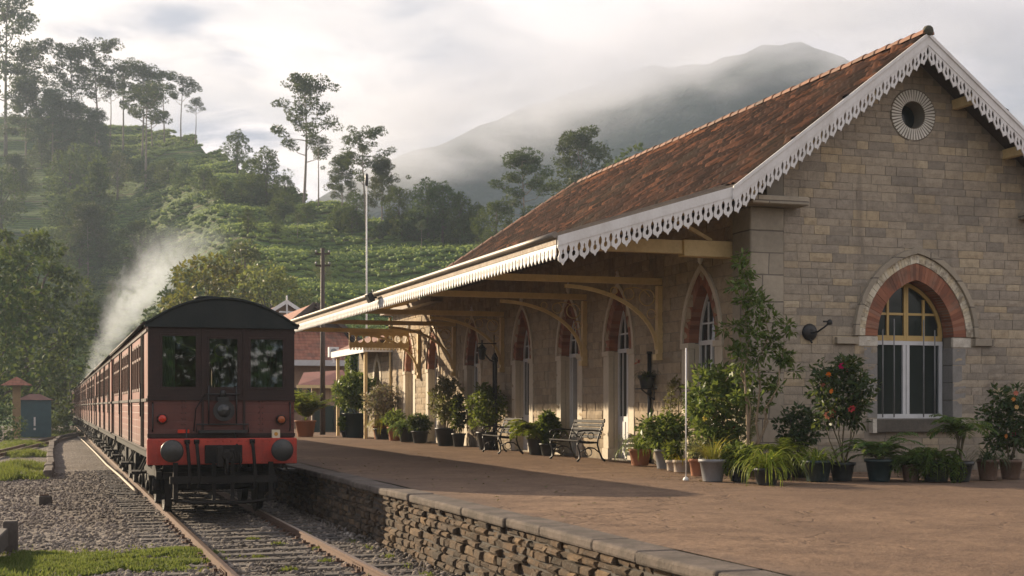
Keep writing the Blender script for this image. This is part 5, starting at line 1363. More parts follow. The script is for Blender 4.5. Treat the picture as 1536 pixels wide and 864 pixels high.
def gum(seed, H, base=.45, spread=.22, n=15, leaf=.42, per=58, style='umbrella', tr=.3, cl=1.0):
    """tall gum: long bare stem, limbs fanning up to separate flat-topped foliage pads"""
    rs = np.random.RandomState(seed); b = MB(); C, Rd = [], []
    lean = rs.normal(size=2) * .02 * H
    def stem(f): return np.array([lean[0] * f + .012 * H * math.sin(f * 4 + seed), lean[1] * f, H * f * .95])
    b.tube([stem(f) for f in np.linspace(0, 1, 9)], [tr * (1 - .82 * f) for f in np.linspace(0, 1, 9)], 7)
    for i in range(n):
        f = base + (1 - base) * (i / (n - 1)) ** .85; a = i * 2.4 + rs.rand()
        if style == 'umbrella': w = spread * H * (.45 + .55 * math.sin(PI * min(1, (f - base) / (1 - base) * .8 + .18))) * rs.uniform(.75, 1.15); rise = .11 * H * rs.uniform(.7, 1.4)
        else: w = spread * H * (1.05 - .75 * (f - base) / (1 - base)) * rs.uniform(.6, 1.15); rise = .06 * H
        p = stem(f * .93); q = p + np.array([math.cos(a) * w, math.sin(a) * w, rise * (1 - .5 * (f > .93))]); q[2] = min(q[2], H * 1.0)
        pts = limb(p, q, rs, .25); b.tube(pts, [tr * .34 * (1 - .75 * k / 4) for k in range(5)], 5)
        C.append(q); Rd.append(.055 * H * rs.uniform(.8, 1.2) * cl)
        for s in range(3 if style == 'umbrella' else 4):
            o = np.array([rs.normal() * .055, rs.normal() * .055, rs.uniform(-.05, .035)]) * H
            if s == 0: o = (pts[3] - q) * .9
            C.append(q + o); Rd.append(.045 * H * rs.uniform(.65, 1.25) * cl); b.tube([pts[3], q + o], [tr * .1, tr * .04], 4)
    top = stem(1.0)
    for s in range(6): C.append(top + rs.normal(size=3) * np.array([.06, .06, .018]) * H); Rd.append(.05 * H * rs.uniform(.8, 1.2) * cl)
    V = clump_leaves(rs, np.array(C), np.array(Rd), int(per * 1.6), leaf * 1.05, leaf * .7, .5 if style == 'umbrella' else .7, .45)
    return b, V
def bushy(seed, H, rx=.42, base=.18, nc=55, leaf=.4, per=75, tr=.28, cone=0.0, cr=.12, vis=True):
    rs = np.random.RandomState(seed); b = MB(); C, Rd = [], []
    b.tube([(0, 0, 0), (.01 * H, 0, H * .3), (0, .01 * H, H * .6), (0, 0, H * .85)], [tr, tr * .75, tr * .45, tr * .12], 8)
    for i in range(nc):
        f = (i + .5) / nc; z = base + (1 - base) * f
        prof = math.sin(PI * (.12 + .86 * f)) ** .6 * (1 - cone) + (1.05 - f) * cone
        a = i * 2.39996 + rs.rand() * .6; w = rx * H * prof * rs.uniform(.35, 1.05)
        c = np.array([math.cos(a) * w, math.sin(a) * w, H * z * rs.uniform(.94, 1.04)]); C.append(c); Rd.append(cr * H * rs.uniform(.6, 1.25) * (1 - .35 * f))
        if i % 3 == 0: p = np.array([0, 0, max(.12, z * .62) * H]); pts = limb(p, c, rs, -.15); b.tube(pts, [tr * .36 * (1 - .8 * k / 4) for k in range(5)], 5)
    V = clump_leaves(rs, np.array(C), np.array(Rd), per, leaf * 1.25, leaf * .8, .75, .3)
    return b, V
def tree_thing(bv, name, label, loc, lm, bm_=None, group=None, s=1.0, rz=0.0, cat='tree'):
    t = thing(name, label, cat, loc, rz, group, s)
    bv[0].build('trunk', bm_ or M_bark, t); np_part('crown', bv[1], lm, t)
    return t
# ------------------------------------------------------------------ hillside trees
PROTO = {}
def proto(kind):
    """first use builds the kind, later uses copy it"""
    return PROTO.get(kind)
KINDS = {
    'gumA': (lambda: gum(11, 25, .5, .2, 15), L_gum, M_bark, 25, 'gum_tree'),
    'gumB': (lambda: gum(12, 25, .38, .19, 18, per=54), L_gum, M_bark, 25, 'gum_tree'),
    'gumC': (lambda: gum(13, 25, .62, .21, 12, per=62), L_gum, M_bark, 25, 'gum_tree'),
    'gumD': (lambda: gum(14, 25, .3, .24, 24, per=80, style='column', leaf=.45, cl=1.25), L_gum, M_bark, 25, 'gum_tree'),
    'gumF': (lambda: gum(16, 25, .3, .21, 20, per=78, cl=1.25, leaf=.46), L_gum, M_bark, 25, 'gum_tree'),
    'gumG': (lambda: gum(19, 25, .34, .18, 17, per=78, cl=1.35, leaf=.46), L_gum, M_bark, 25, 'gum_tree'),
    'gumE': (lambda: gum(15, 25, .74, .14, 9, per=40), L_gum, M_bark, 25, 'gum_tree'),
    'rndA': (lambda: bushy(21, 12, .40, .22, 50, .36, 80), L_round, M_bark2, 12, 'broadleaf_tree'),
    'rndB': (lambda: bushy(22, 12, .34, .3, 44, .36, 80, cr=.11), L_round, M_bark2, 12, 'broadleaf_tree'),
    'rndC': (lambda: bushy(23, 12, .5, .12, 60, .36, 76), L_round, M_bark2, 12, 'broadleaf_tree'),
    'cone': (lambda: bushy(24, 16, .26, .1, 60, .4, 80, cone=.6, cr=.1), L_round, M_bark2, 16, 'conical_tree'),
    'bush': (lambda: bushy(25, 5, .62, .05, 34, .3, 70, tr=.12, cr=.2), L_round, M_bark2, 5, 'bush'),
    'pale': (lambda: bushy(26, 12, .3, .25, 46, .34, 62, cr=.1), leaf_mat('olive_leaves', (.05, .065, .03), (.085, .10, .045), (.12, .13, .06), .35), M_bark, 12, 'broadleaf_tree'),
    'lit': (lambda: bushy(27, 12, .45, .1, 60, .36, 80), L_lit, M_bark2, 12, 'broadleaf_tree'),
}
def plant_tree(kind, x, ytop, ybase, label, group=None, depth=None, name=None, wide=1.0):
    if depth is None:
        p = on_terrain(x, ybase)
        DR = float(ridge_depth(x))
        if p is None or depth_of(p) > DR - 4:
            for dd in (DR - 6,):
                q = at_depth(x, ybase, dd); p = Vector((q.x, q.y, float(terrain(q.x, q.y))))
    else:
        q = at_depth(x, ybase, depth); p = Vector((q.x, q.y, float(terrain(q.x, q.y))))
    d = depth_of(p); ztop = CAMZ + (HZ - ytop) / FPX * d
    fn, lm, bm_, H, nm = KINDS[kind]
    s = max(.15, (ztop - p.z) / H); rz = (x * 1.7 + ytop) % 6.28
    p.z -= .15
    cat = 'bush' if kind == 'bush' else 'tree'
    if kind not in PROTO:
        PROTO[kind] = t = tree_thing(fn(), nm, label, p, lm, bm_, group, 1.0, rz, cat); t.scale = (s * wide, s * wide, s)
    else:
        t = dup(PROTO[kind], label, p, rz, (s * wide, s * wide, s), group)
        if not group and 'group' in t: del t['group']
        t['category'] = cat
    return t
g1 = 'gum trees on the misty skyline'
T = [
    # tall gums along the skyline, left
    ('gumB', 8, -18, 235, 'tallest gum tree at the left edge, its crown cut by the top of the photo', g1),
    ('gumA', 58, 62, 230, 'slim gum tree just right of the tallest one at the left edge', g1),
    ('gumB', 106, 64, 236, 'gum tree with several stacked crowns, third from the left edge on the skyline', g1),
    ('gumA', 148, 60, 232, 'tall flat-topped gum tree, highest of the skyline clump left of the conical tree', g1),
    ('gumC', 184, 88, 230, 'gum tree with a thin umbrella crown right of the highest of the skyline clump', g1),
    ('gumB', 214, 94, 236, 'skyline gum tree directly above the lone long-trunked gum on the terrace', g1),
    ('gumC', 246, 104, 215, 'thin gum tree third from the right end of the left skyline row', g1),
    ('gumC', 272, 112, 212, 'umbrella gum tree second from the right end of the left skyline row', g1),
    ('gumE', 293, 146, 212, 'smallest and thinnest gum tree at the right end of the left skyline row', g1),
    ('gumE', 165, 118, 225, 'thin low gum tree between two flat-topped gums on the left skyline', g1),
    ('gumE', 228, 128, 222, 'short thin gum tree tucked between taller gums of the left skyline row', g1),
    ('gumC', 218, 124, 288, 'lone long-trunked gum tree rising from the bright tea terrace', None),
    ('gumD', 112, 146, 250, 'dark leafy gum with a pinkish trunk at the top of the bright terrace', None),
    ('gumD', 144, 160, 252, 'dark leafy gum beside the pink-trunked one at the top of the bright terrace', None),
    ('gumD', 40, 112, 250, 'dense dark gum below the skyline near the left edge', None),
    ('gumD', 78, 130, 262, 'dense dark gum below the skyline, left of the bright terrace', None),
    ('gumB', 457, 108, 292, 'tallest solitary gum tree with layered pads against the mist at the middle of the hill', None),
    ('gumA', 548, 190, 345, 'flat-topped umbrella gum tree directly behind the white mast', None),
    ('gumE', 478, 200, 300, 'faint thin gum standing in mist behind the tallest solitary gum', None),
    # mid slope trees
    ('rndB', 356, 197, 262, 'round-crowned dark tree alone on the crest right of the skyline gums', None),
    ('rndA', 400, 225, 304, 'broad dark tree on the crest left of the tallest solitary gum', None),
    ('rndB', 378, 238, 300, 'smaller dark tree against the left side of the broad crest tree', None),
    ('rndC', 428, 262, 312, 'low spreading dark tree under the tallest solitary gum', None),
    ('gumD', 512, 228, 322, 'hazy leafy gum left of the umbrella gum behind the mast', None),
    ('gumD', 574, 232, 336, 'leafy gum with an open crown right of the umbrella gum behind the mast', None),
    ('rndA', 598, 282, 342, 'rounded tree on the crest just right of the white mast', None),
    ('rndA', 642, 272, 350, 'largest of the rounded hazy trees right of the mast', None),
    ('rndB', 664, 276, 350, 'rounded hazy tree touching the largest one right of the mast', None),
    ('rndB', 690, 290, 352, 'slim hazy tree, second from the right of the crest row right of the mast', None),
    ('rndB', 716, 306, 350, 'slim hazy tree at the right end of the crest row right of the mast', None),
    ('rndA', 535, 290, 345, 'dark tree low on the crest left of the white mast', None),
    ('gumE', 632, 330, 378, 'little shade tree standing alone in the tea right of the mast', None),
    ('rndB', 372, 312, 352, 'small shade tree in the tea terraces, left of a darker twin', None),
    ('rndB', 414, 322, 352, 'dark small shade tree in the tea terraces, right of its lighter twin', None),
    ('gumE', 446, 326, 366, 'crooked little shade tree at the end of a tea path', None),
    ('gumE', 306, 266, 292, 'tiny thin shade tree on the bright upper tea terrace', None),
    # left hillside wood
    ('cone', 146, 244, 400, 'dark conical tree in the middle of the left hillside wood', None),
    ('pale', 176, 228, 300, 'pale leafy tree with a flat crown right behind the dark conical tree', None),
    ('gumD', 130, 300, 436, 'tall hazy gum below the dark conical tree, trunk visible', None),
    ('rndC', 210, 330, 420, 'low hazy spreading tree left of the steam plume top', None),
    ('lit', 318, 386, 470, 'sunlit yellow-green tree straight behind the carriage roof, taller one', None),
    ('pale', 368, 364, 462, 'pale slender tree behind the carriage roof, right of the tall sunlit one', None),
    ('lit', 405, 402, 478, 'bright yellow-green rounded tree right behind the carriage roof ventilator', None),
    ('rndA', 290, 410, 500, 'dim green tree between the steam and the sunlit trees', None),
    ('rndC', 440, 434, 490, 'dark green low tree behind the white gable roof', None),
    ('pale', 486, 380, 428, 'small wispy pale tree behind the top of the utility pole', None),
]
DEPTHS = {'sunlit yellow-green tree straight behind the carriage roof, taller one': 118, 'bright yellow-green rounded tree right behind the carriage roof ventilator': 112,
          'pale slender tree behind the carriage roof, right of the tall sunlit one': 124, 'dim green tree between the steam and the sunlit trees': 134, 'dark green low tree behind the white gable roof': 126}
for k, x, yt, yb, lab, g in T: plant_tree(k, x, yt, yb, lab, g, DEPTHS.get(lab))
# trees near the station, right: two tall gums rising over the roof
plant_tree('gumF', 788, 222, 410, 'big leafy gum tree rising over the canopy left of the tiled roof', None, 150, wide=1.05)
plant_tree('gumG', 872, 190, 420, 'upright gum tree behind the ridge of the tiled roof', None, 165)
plant_tree('rndC', 745, 300, 420, 'low bushy tree against the left side of the big leafy gum', None, 150)
plant_tree('rndB', 946, 236, 400, 'tip of a small tree just showing over the roof ridge', None, 190)
rs0 = random.Random(77)
for i in range(16):
    x = rs0.uniform(-30, 128); y = rs0.uniform(205, 470)
    k = rs0.choice(['rndA', 'rndC', 'gumD', 'rndA', 'rndB']); h = rs0.uniform(60, 105)
    plant_tree(k, x, y, y + h, 'dark rounded tree massed in the wood on the left hillside', 'trees of the left hillside wood')
for i in range(9):
    x = rs0.uniform(128, 300); y = rs0.uniform(330, 480)
    plant_tree(rs0.choice(['rndA', 'rndC', 'rndB', 'pale']), x, y - 10, y + rs0.uniform(30, 55), 'hazy tree in the dim hollow behind the steam', 'trees in the hollow behind the steam')
hb = [(70 + i * 21 + rs0.uniform(-8, 8), 234 + i * 4.2 + rs0.uniform(-6, 6)) for i in range(17)]
for x, y in hb: plant_tree('bush', x, y - rs0.uniform(12, 28), y + 8, 'bush in the ragged hedge line above the bright tea terrace', 'bushes along the upper tea hedge')
for i in range(20):
    x = rs0.uniform(400, 720); y = np.interp(x, [400, 560, 720], [318, 348, 356]) + rs0.uniform(-14, 6)
    plant_tree(rs0.choice(['bush', 'rndC', 'bush']), x, y - rs0.uniform(14, 34), y + 6, 'hazy bush in the tree line along the crest behind the mast', 'bushes along the crest line')
for i in range(14):
    x = rs0.uniform(250, 480); y = rs0.uniform(352, 430)
    plant_tree('bush', x, y - rs0.uniform(8, 16), y + 4, 'small bush on the lower tea slope behind the train', 'bushes on the lower tea slope')
# big dark tree at the left, closer
BT = bushy(31, 16, .37, .14, 96, .32, 110, tr=.32, cr=.082)
pb = at_depth(38, 600, 112); pb.z = -.2
tree_thing(BT, 'broadleaf_tree', 'big dark leafy tree at the left behind the teal hut', pb, leaf_mat('dark_glossy_leaves', (.014, .03, .010), (.028, .055, .014), (.055, .095, .018), .3, .75), M_bark2)
plant_tree('rndA', -14, 380, 600, 'dark tree cut by the left edge behind the roofed gate post', None, 98)
plant_tree('rndC', 98, 500, 615, 'dim low tree between the teal hut and the locomotive', None, 150)
plant_tree('bush', -6, 600, 652, 'dark hedge-like bush at the left edge before the roofed gate post', None, 84)
plant_tree('bush', 96, 618, 645, 'low sunlit bush right of the teal hut near the train', None, 104)
plant_tree('bush', 78, 626, 640, 'tiny clipped bush at the right corner of the teal hut', None, 100)
# ------------------------------------------------------------------ tea bushes: clipped mounds in contour rows
def tea():
    rs = np.random.RandomState(5); P = []
    d = np.arange(104, 392, 1.15); 
    for dd in d:
        uu = np.arange(-.34, .02, 1.2 / dd); px = CX + FPX * uu
        m = (px > 70) & (px < 800) & (dd < ridge_depth(px) + 2) & (dd > foot(px) + 6)
        u = uu[m] + rs.normal(size=m.sum()) * .35 / dd; d2 = dd + rs.normal(size=m.sum()) * .45
        P.append(np.stack([d2 * (SN + u * CS), d2 * (CS - u * SN)], -1))
    P = np.concatenate(P); X, Y = P[:, 0], P[:, 1]; Z = terrain(X, Y)
    hs = Z + 1.4 * vnoise(X / 40, Y / 40, 9); ph = (hs / 5.5) % 1
    k = ~((ph > .70) & (ph < .80)); k &= vnoise(X / 17, Y / 17, 51) > -.55
    X, Y, Z = X[k], Y[k], Z[k]; n = len(X)
    bm = bmesh.new(); bmesh.ops.create_icosphere(bm, subdivisions=1, radius=1.0)
    v0 = np.array([v.co[:] for v in bm.verts]); f0 = np.array([[v.index for v in f.verts] for f in bm.faces]); bm.free()
    r = .5 + .16 * rs.rand(n); jit = 1 + .35 * (rs.rand(n, len(v0), 1) - .5)
    V = v0[None] * jit * r[:, None, None] * np.array([1.2, 1.05, .5]) + np.stack([X, Y, Z + .12], -1)[:, None, :]
    F = f0[None] + (np.arange(n) * len(v0))[:, None, None]
    return V.reshape(-1, 3), F.reshape(-1, 3), n
V, F, n = tea()
rs = np.random.RandomState(6); C = V.reshape(n, -1, 3).mean(1); k = 9
P = np.repeat(C, k, 0) + rs.normal(size=(n * k, 3)) * np.array([.34, .34, .08]) + np.array([0, 0, .2])
KV = kites(P, rand_dirs(rs, n * k) * np.array([1, 1, .5]) + np.array([0, 0, .45]), rand_dirs(rs, n * k), .2 + .12 * rs.rand(n * k), .15 + .08 * rs.rand(n * k))
tag(np_mesh('tea_leaves', KV[0], KV[1], leaf_mat('young_tea_leaves', (.10, .155, .028), (.14, .20, .036), (.19, .235, .055), .55, .6, 0)), kind='stuff')
m, t = new_mat('clipped_tea_leaves'); P = t.pos(); g = t.n('NewGeometry').outputs['Random Per Island']
c = t.ramp(g, [(0, (.07, .125, .024)), (.5, (.105, .17, .032)), (1, (.14, .195, .042))]); n1 = t.noise(P, .03, 5, .6)
c = t.mix(t.mapr(n1, .38, .62), t.mix(.5, c, (.045, .09, .025)), t.mix(.35, c, (.17, .19, .04)))
M_tea = finish(m, t, c, .8, t.bump(t.noise(P, 4, 4), .9, .2), Specular_IOR_Level=.15)
tag(np_mesh('tea_bushes', V, F, M_tea), kind='stuff')
# ------------------------------------------------------------------ woods across the line, behind the photographer (seen in the carriage windows)
rs = np.random.RandomState(91); C = []; 
for i in range(760): C.append([rs.uniform(-45, 130), rs.uniform(-62, -48), rs.uniform(.5, 11)])
C = np.array(C); V = clump_leaves(rs, C, np.full(len(C), 2.8), 60, .9, .6, .8, .3)
w = np_mesh('woods', V[0], V[1], L_round); tag(w, kind='stuff')
# ------------------------------------------------------------------ grass
def grass(name, spots, n, h0, h1, seed, mat, zf=trackbed):
    rs = np.random.RandomState(seed); parts = []
    for (cx, cy, rx, ry, frac) in spots:
        k = int(n * frac); a = rs.rand(k) * 6.283; q = np.sqrt(rs.rand(k)) * (1 + .25 * np.sin(a * 5 + cx) + .15 * np.sin(a * 11))
        x = cx + np.cos(a) * q * rx; y = cy + np.sin(a) * q * ry
        pat = vnoise(x * 3, y * 3, seed) > -.55; x, y, q = x[pat], y[pat], q[pat]; k = len(x)
        z = zf(x, y); P = np.stack([x, y, z], -1); D = rs.normal(size=(k, 3)) * .38 + np.array([0, 0, 1.0]); N = rand_dirs(rs, k) * np.array([1, 1, .2])
        parts.append(kites(P, D, N, (h0 + (h1 - h0) * rs.rand(k)) * (1.1 - .5 * q), .012 + .014 * rs.rand(k) + h1 * .02))
    V, F = merge(parts); o = np_mesh(name, V, F, mat); tag(o, kind='stuff'); return o
L_grass = leaf_mat('short_grass', (.055, .09, .016), (.10, .135, .024), (.17, .17, .05), .4, .6)
a = G(60, 848, -.15); b_ = G(200, 850, -.15); c_ = G(260, 836, -.15); 
grass('grass', [(a.x, a.y + .2, 1.0, 1.25, .45), (b_.x, b_.y, .9, .8, .3), (c_.x, c_.y + .2, .55, .55, .12), (a.x - .6, a.y - .6, 1.2, 1.2, .15)], 38000, .05, .13, 5, L_grass)
gm = [G(30, 700, -.1), G(42, 682, -.1), G(20, 714, -.1), G(40, 668, -.1), G(-10, 706, -.1)]
grass('grass', [(p.x, p.y, .9, 1.8, .2) for p in gm], 15000, .15, .42, 6, L_grass)
lawn = [G(30, 664, -.1), G(100, 650, -.1), G(-20, 676, -.1), G(60, 652, -.1), G(140, 640, -.1)]
grass('grass', [(p.x, p.y, 1.5, 9, .2) for p in lawn], 16000, .08, .25, 7, L_grass)
a = G(60, 848, -.15); b_ = G(200, 850, -.15)
grass('grass', [(a.x, a.y + .5, 1.9, 2.1, .5), (b_.x, b_.y + .4, 1.3, 1.5, .5)], 2600, .03, .09, 15, L_grass)
tufts = [(2.5 + q * 1.3, 14.6 + k * .83, .12, .12, .08) for k, q in enumerate((0, .45, .9, .2, .7, .1, .85, .5, .3, 1.0))]
grass('weeds', tufts + [(4.3, 15 + k * 1.1, .1, .3, .03) for k in range(6)], 1500, .03, .09, 8, L_grass)
# ------------------------------------------------------------------ plants in pots
def pot_prof(r, h, rim=.02, taper=.72): return [(r * taper, 0), (r * (taper + .02), .01), (r * .97, h - .05), (r + rim, h - .05), (r + rim, h), (r - .012, h), (r - .03, h - .05)]
PM = {
    'terracotta': paint('terracotta', (.36, .15, .075), (.24, .12, .075), .85, 4, .3, 40, .7),
    'grey': paint('grey_plastic_bucket', (.22, .225, .235), (.13, .13, .13), .5, 4, .1, 50, .6),
    'dark': paint('black_plastic_pot', (.022, .027, .03), (.05, .05, .045), .5, 4, .15, 50, .6),
    'teal': paint('dark_teal_pot', (.015, .034, .038), (.03, .04, .04), .45, 4, .15, 50, .6),
    'concrete': paint('pale_concrete_pot', (.42, .35, .28), (.26, .2, .16), .9, 5, .5, 30, .7),
    'clay': paint('brown_clay_urn', (.16, .10, .07), (.09, .06, .045), .6, 5, .3, 40, .7),
}
M_soil = paint('potting_soil', (.035, .025, .018), (.06, .045, .03), .95, 8, .8, 30)
L_spider = leaf_mat('spider_plant_leaves', (.09, .16, .02), (.15, .23, .035), (.28, .30, .08), .4, .45, .1)
L_fern = leaf_mat('fern_leaves', (.04, .085, .014), (.075, .13, .02), (.12, .17, .03), .4, .45, .12)
L_dark = leaf_mat('dark_shrub_leaves', (.018, .036, .013), (.035, .062, .02), (.06, .09, .028), .3, .38, .1)
L_mid = leaf_mat('mid_green_shrub_leaves', (.05, .09, .018), (.09, .145, .028), (.15, .185, .045), .38, .4, .1)
L_yel = leaf_mat('yellow_croton_leaves', (.20, .20, .02), (.36, .28, .03), (.14, .18, .03), .35, .4, .05)
L_dusty = leaf_mat('dusty_olive_leaves', (.12, .125, .05), (.19, .18, .075), (.26, .22, .10), .35, .5, .05)
L_purple = leaf_mat('pale_mauve_leaves', (.16, .11, .10), (.25, .19, .16), (.12, .13, .07), .3, .5, .05)
M_red = leaf_mat('red_petals', (.50, .025, .03), (.62, .04, .045), (.45, .02, .05), .25, .5, .03)
M_orange = leaf_mat('orange_petals', (.6, .2, .03), (.7, .28, .05), None, .25, .5, .03)
M_yelpet = leaf_mat('yellow_petals', (.65, .42, .02), (.75, .5, .04), None, .3, .5, .03)
M_stem = paint('green_brown_stem', (.11, .09, .045), (.06, .05, .03), .8, 5, .3, 20)
PLANT_N = [0]
def shrub_geo(rs, H, r, n, per, leaf, z0, cr=None, stems=5, lean=.2, top=1.0, wl=.5, low=.25):
    b = MB(); C, Rd = [], []
    cr = cr or r * .38
    for i in range(n):
        f = (i + .6) / n; a = i * 2.4 + rs.rand(); w = r * math.sqrt(max(.05, math.sin(PI * (.1 + .85 * f)))) * rs.uniform(.35, 1.1)
        C.append([math.cos(a) * w, math.sin(a) * w, z0 + (H - z0) * (low + (1 - low) * f)]); Rd.append(cr * rs.uniform(.6, 1.2))
    for i in range(stems):
        c = np.array(C[(i * 7 + n // 2) % n]); b.tube([np.array(q) for q in limb((rs.normal() * .03, rs.normal() * .03, z0 - .05), c, rs, -.1)], [.014, .012, .010, .008, .005], 5)
    return b, clump_leaves(rs, np.array(C), np.array(Rd), per, leaf, leaf * wl, .85, .25, .35), np.array(C), np.array(Rd)
def flowers(rs, C, Rd, n, size, mat, parent, face=None):
    idx = rs.choice(len(C), n, replace=n > len(C))
    for i in idx:
        d = unit(np.array([rs.normal() - .6, rs.normal() - 1.1, rs.normal() * .6 + .2])); p = C[i] + d * Rd[i] * 1.0
        k = 7; ax = unit(np.cross(d, [0.1, .2, 1])); bx = np.cross(d, ax); P, D, N = [], [], []
        for q in range(k):
            t = 2 * PI * q / k; P.append(p); D.append(ax * math.cos(t) + bx * math.sin(t) + d * .35); N.append(d)
        np_part('flower', kites(np.array(P), np.array(D), np.array(N), np.full(k, size), np.full(k, size * .8)), mat, parent)
def potted(label, x, y, kind, pot, pr, ph, H, r, lm, seed, pos=None, name='potted_plant', group='potted plants along the station walls', fl=None, sq=1.0, n=None, leaf=None, z=PL, **kw):
    p = pos if pos is not None else G(x, y, z)
    if pos is None and p.x > WX - .3 - max(pr, .3 * r) and p.y > 22.6:
        q = on_x(x, y, WX - .3 - max(pr, .3 * r)); p = Vector((q.x, q.y, PL))
    elif pos is None and p.y > GY - .2 - pr and p.y < 22.6: q = on_y(x, y, GY - .2 - pr); p = Vector((q.x, q.y, PL))
    t = thing(name, label, 'potted plant', p, 0, group); rs = np.random.RandomState(seed)
    if pot:
        b = MB(); b.lathe(pot_prof(pr, ph, .018 if pot != 'clay' else .0, .72 if pot != 'concrete' else .9), (0, 0, 0), 22)
        po = b.build('pot', PM[pot], t); b = MB(); b.lathe([(pr * .93, ph - .055), (pr * .9, ph - .045), (.01, ph - .03)], (0, 0, 0), 16); b.build('soil', M_soil, po)
    z0 = ph - .04
    if kind == 'strap': np_part('foliage', straps(rs, int((n or 75) * 1.5), r * 1.25, kw.get('w', .016), z0, kw.get('up', (25, 85)), kw.get('droop', 1.7), pr * .5), lm, t)
    elif kind == 'fern': np_part('foliage', fronds(rs, int((n or 34) * 1.5), r * 1.3, leaf or .13, z0, kw.get('up', (20, 85)), kw.get('droop', 1.5), 16, kw.get('w', .028)), lm, t)
    elif kind == 'palm':
        tall = kw.get('stem', .0)
        np_part('foliage', fronds(rs, int((n or 16) * 1.4), r * 1.35, leaf or .24, z0 + tall, kw.get('up', (40, 86)), kw.get('droop', 1.3), 18, kw.get('w', .03), .1), lm, t)
        b = MB()
        for i in range(5): b.tube([(rs.normal() * .05, rs.normal() * .05, ph - .06), (rs.normal() * .06, rs.normal() * .06, z0 + tall + .12)], .016, 6)
        b.build('stem', M_stem, t)
    else:
        b, V, C, Rd = shrub_geo(rs, H, r, n or 26, kw.get('per', 42), leaf or .1, z0, kw.get('cr'), kw.get('stems', 6), low=kw.get('low', .2), wl=kw.get('wl', .5))
        np_part('foliage', V, lm, t); b.build('stem', M_stem, t)
        for f in (fl or []): flowers(rs, C, Rd, f[0], f[1], f[2], t)
    return t
# in front of the gable wall, left to right
potted('broad spider plant with arching strap leaves at the building corner, sunlit', 1150, 727, 'strap', 'dark', .2, .26, .8, .62, L_spider, 1, n=120, w=.02)
potted('yellow-leaved croton in a large grey bucket at the building corner', 1069, 722, 'strap', 'grey', .215, .36, .9, .46, L_yel, 2, n=46, up=(45, 88), droop=.9, w=.02)
potted('low leafy plant between the grey bucket and the broad spider plant', 1108, 722, 'shrub', 'dark', .17, .2, .52, .3, L_mid, 3, leaf=.12)
potted('tall bright fern in the corner behind the broad spider plant', 1172, 718, 'fern', 'dark', .2, .34, .9, .58, L_fern, 4, n=40)
potted('strap-leaved plant in a dark tub left of the hibiscus, by the gable wall', 1226, 722, 'strap', 'teal', .23, .34, .8, .46, L_fern, 5, n=80)
potted('dim twiggy shrub against the gable wall left of the hibiscus', 1200, 716, 'shrub', 'dark', .18, .3, 1.15, .32, L_dark, 6, low=.35)
potted('red-flowered hibiscus bush in a glossy black pot left of the big arched window', 1263, 721, 'shrub', 'dark', .2, .30, 1.92, .50, L_dark, 7, leaf=.12, n=40, per=46, low=.42, fl=[(7, .075, M_red), (2, .05, M_orange)])
potted('palm-like fern with a few white blooms in a dark teal tub under the arched window', 1319, 722, 'palm', 'teal', .22, .36, 1.0, .6, L_fern, 8, n=22, leaf=.17)
potted('small bushy fern in a clay pot under the middle of the window sill', 1366, 722, 'fern', 'clay', .15, .28, .7, .42, L_fern, 9, n=30)
potted('thick hanging fern in a black tub under the right end of the window sill', 1404, 722, 'fern', 'dark', .24, .32, .8, .55, L_fern, 10, n=44, droop=2.0)
potted('tall feathery palm in a black tub right of the window sill', 1440, 722, 'palm', 'dark', .2, .32, 1.2, .5, L_fern, 11, n=16, stem=.45, leaf=.2)
potted('grassy plant in a round brown clay urn right of the window', 1482, 720, 'strap', 'clay', .18, .34, .8, .42, L_dark, 12, n=60)
potted('big dark flowering bush at the right edge of the photo by the gable wall', 1516, 718, 'shrub', 'clay', .19, .32, 1.45, .52, L_dark, 13, leaf=.11, n=36, fl=[(6, .05, M_red), (4, .045, M_orange)])
# in front of the platform-side wall, near to far
potted('tall hibiscus bush with red flowers beside the thin white pole', 1072, 712, 'shrub', 'clay', .2, .3, 1.85, .52, L_mid, 20, leaf=.13, n=46, per=44, low=.18, fl=[(4, .085, M_red), (4, .07, M_yelpet)])
potted('dusty dry-looking bush between the hibiscus and the tall corner tree', 1098, 708, 'shrub', 'dark', .2, .25, 1.5, .42, L_dusty, 21, leaf=.1, n=36, low=.15)
potted('small reddish plant in a tapered terracotta pot behind the white pole', 1045, 714, 'shrub', 'terracotta', .13, .30, .62, .2, L_dusty, 22, n=12, leaf=.08)
potted('yellow-leaved seedling in a square concrete pot left of the white pole', 1023, 708, 'strap', 'concrete', .16, .22, .5, .26, L_yel, 23, n=20, up=(40, 80))
potted('bare concrete pot with a sprig, touching the yellow-leaved one', 1010, 706, 'shrub', 'concrete', .13, .2, .5, .16, L_mid, 24, n=8)
potted('wide leafy shrub in a grey bucket right of the terracotta spider plant', 997, 703, 'shrub', 'grey', .2, .38, .95, .46, L_mid, 25, leaf=.13, n=30)
potted('thin pale-leaved sapling behind the wide leafy shrub by the downpipe', 1012, 698, 'shrub', 'dark', .14, .2, 1.75, .22, L_dusty, 26, leaf=.07, n=22, low=.3, fl=[(1, .08, M_red)])
potted('spider plant overflowing a big terracotta pot beside the nearer bench', 960, 698, 'strap', 'terracotta', .23, .34, .9, .55, L_spider, 27, n=90, w=.022, up=(30, 88))
potted('yellow-green palm in a dark bucket between the two benches', 806, 681, 'palm', 'dark', .27, .48, 1.3, .66, L_spider, 28, n=30, leaf=.26, w=.05)
potted('leafy green plant against the wall behind the yellow-green palm', 822, 677, 'shrub', 'dark', .2, .3, 1.0, .2, L_mid, 29, leaf=.14)
potted('big dark-leaved shrub around the black lamp post', 730, 672, 'shrub', 'dark', .28, .5, 1.7, .52, L_mid, 30, leaf=.13, n=44, low=.2, fl=[(3, .06, M_red)])
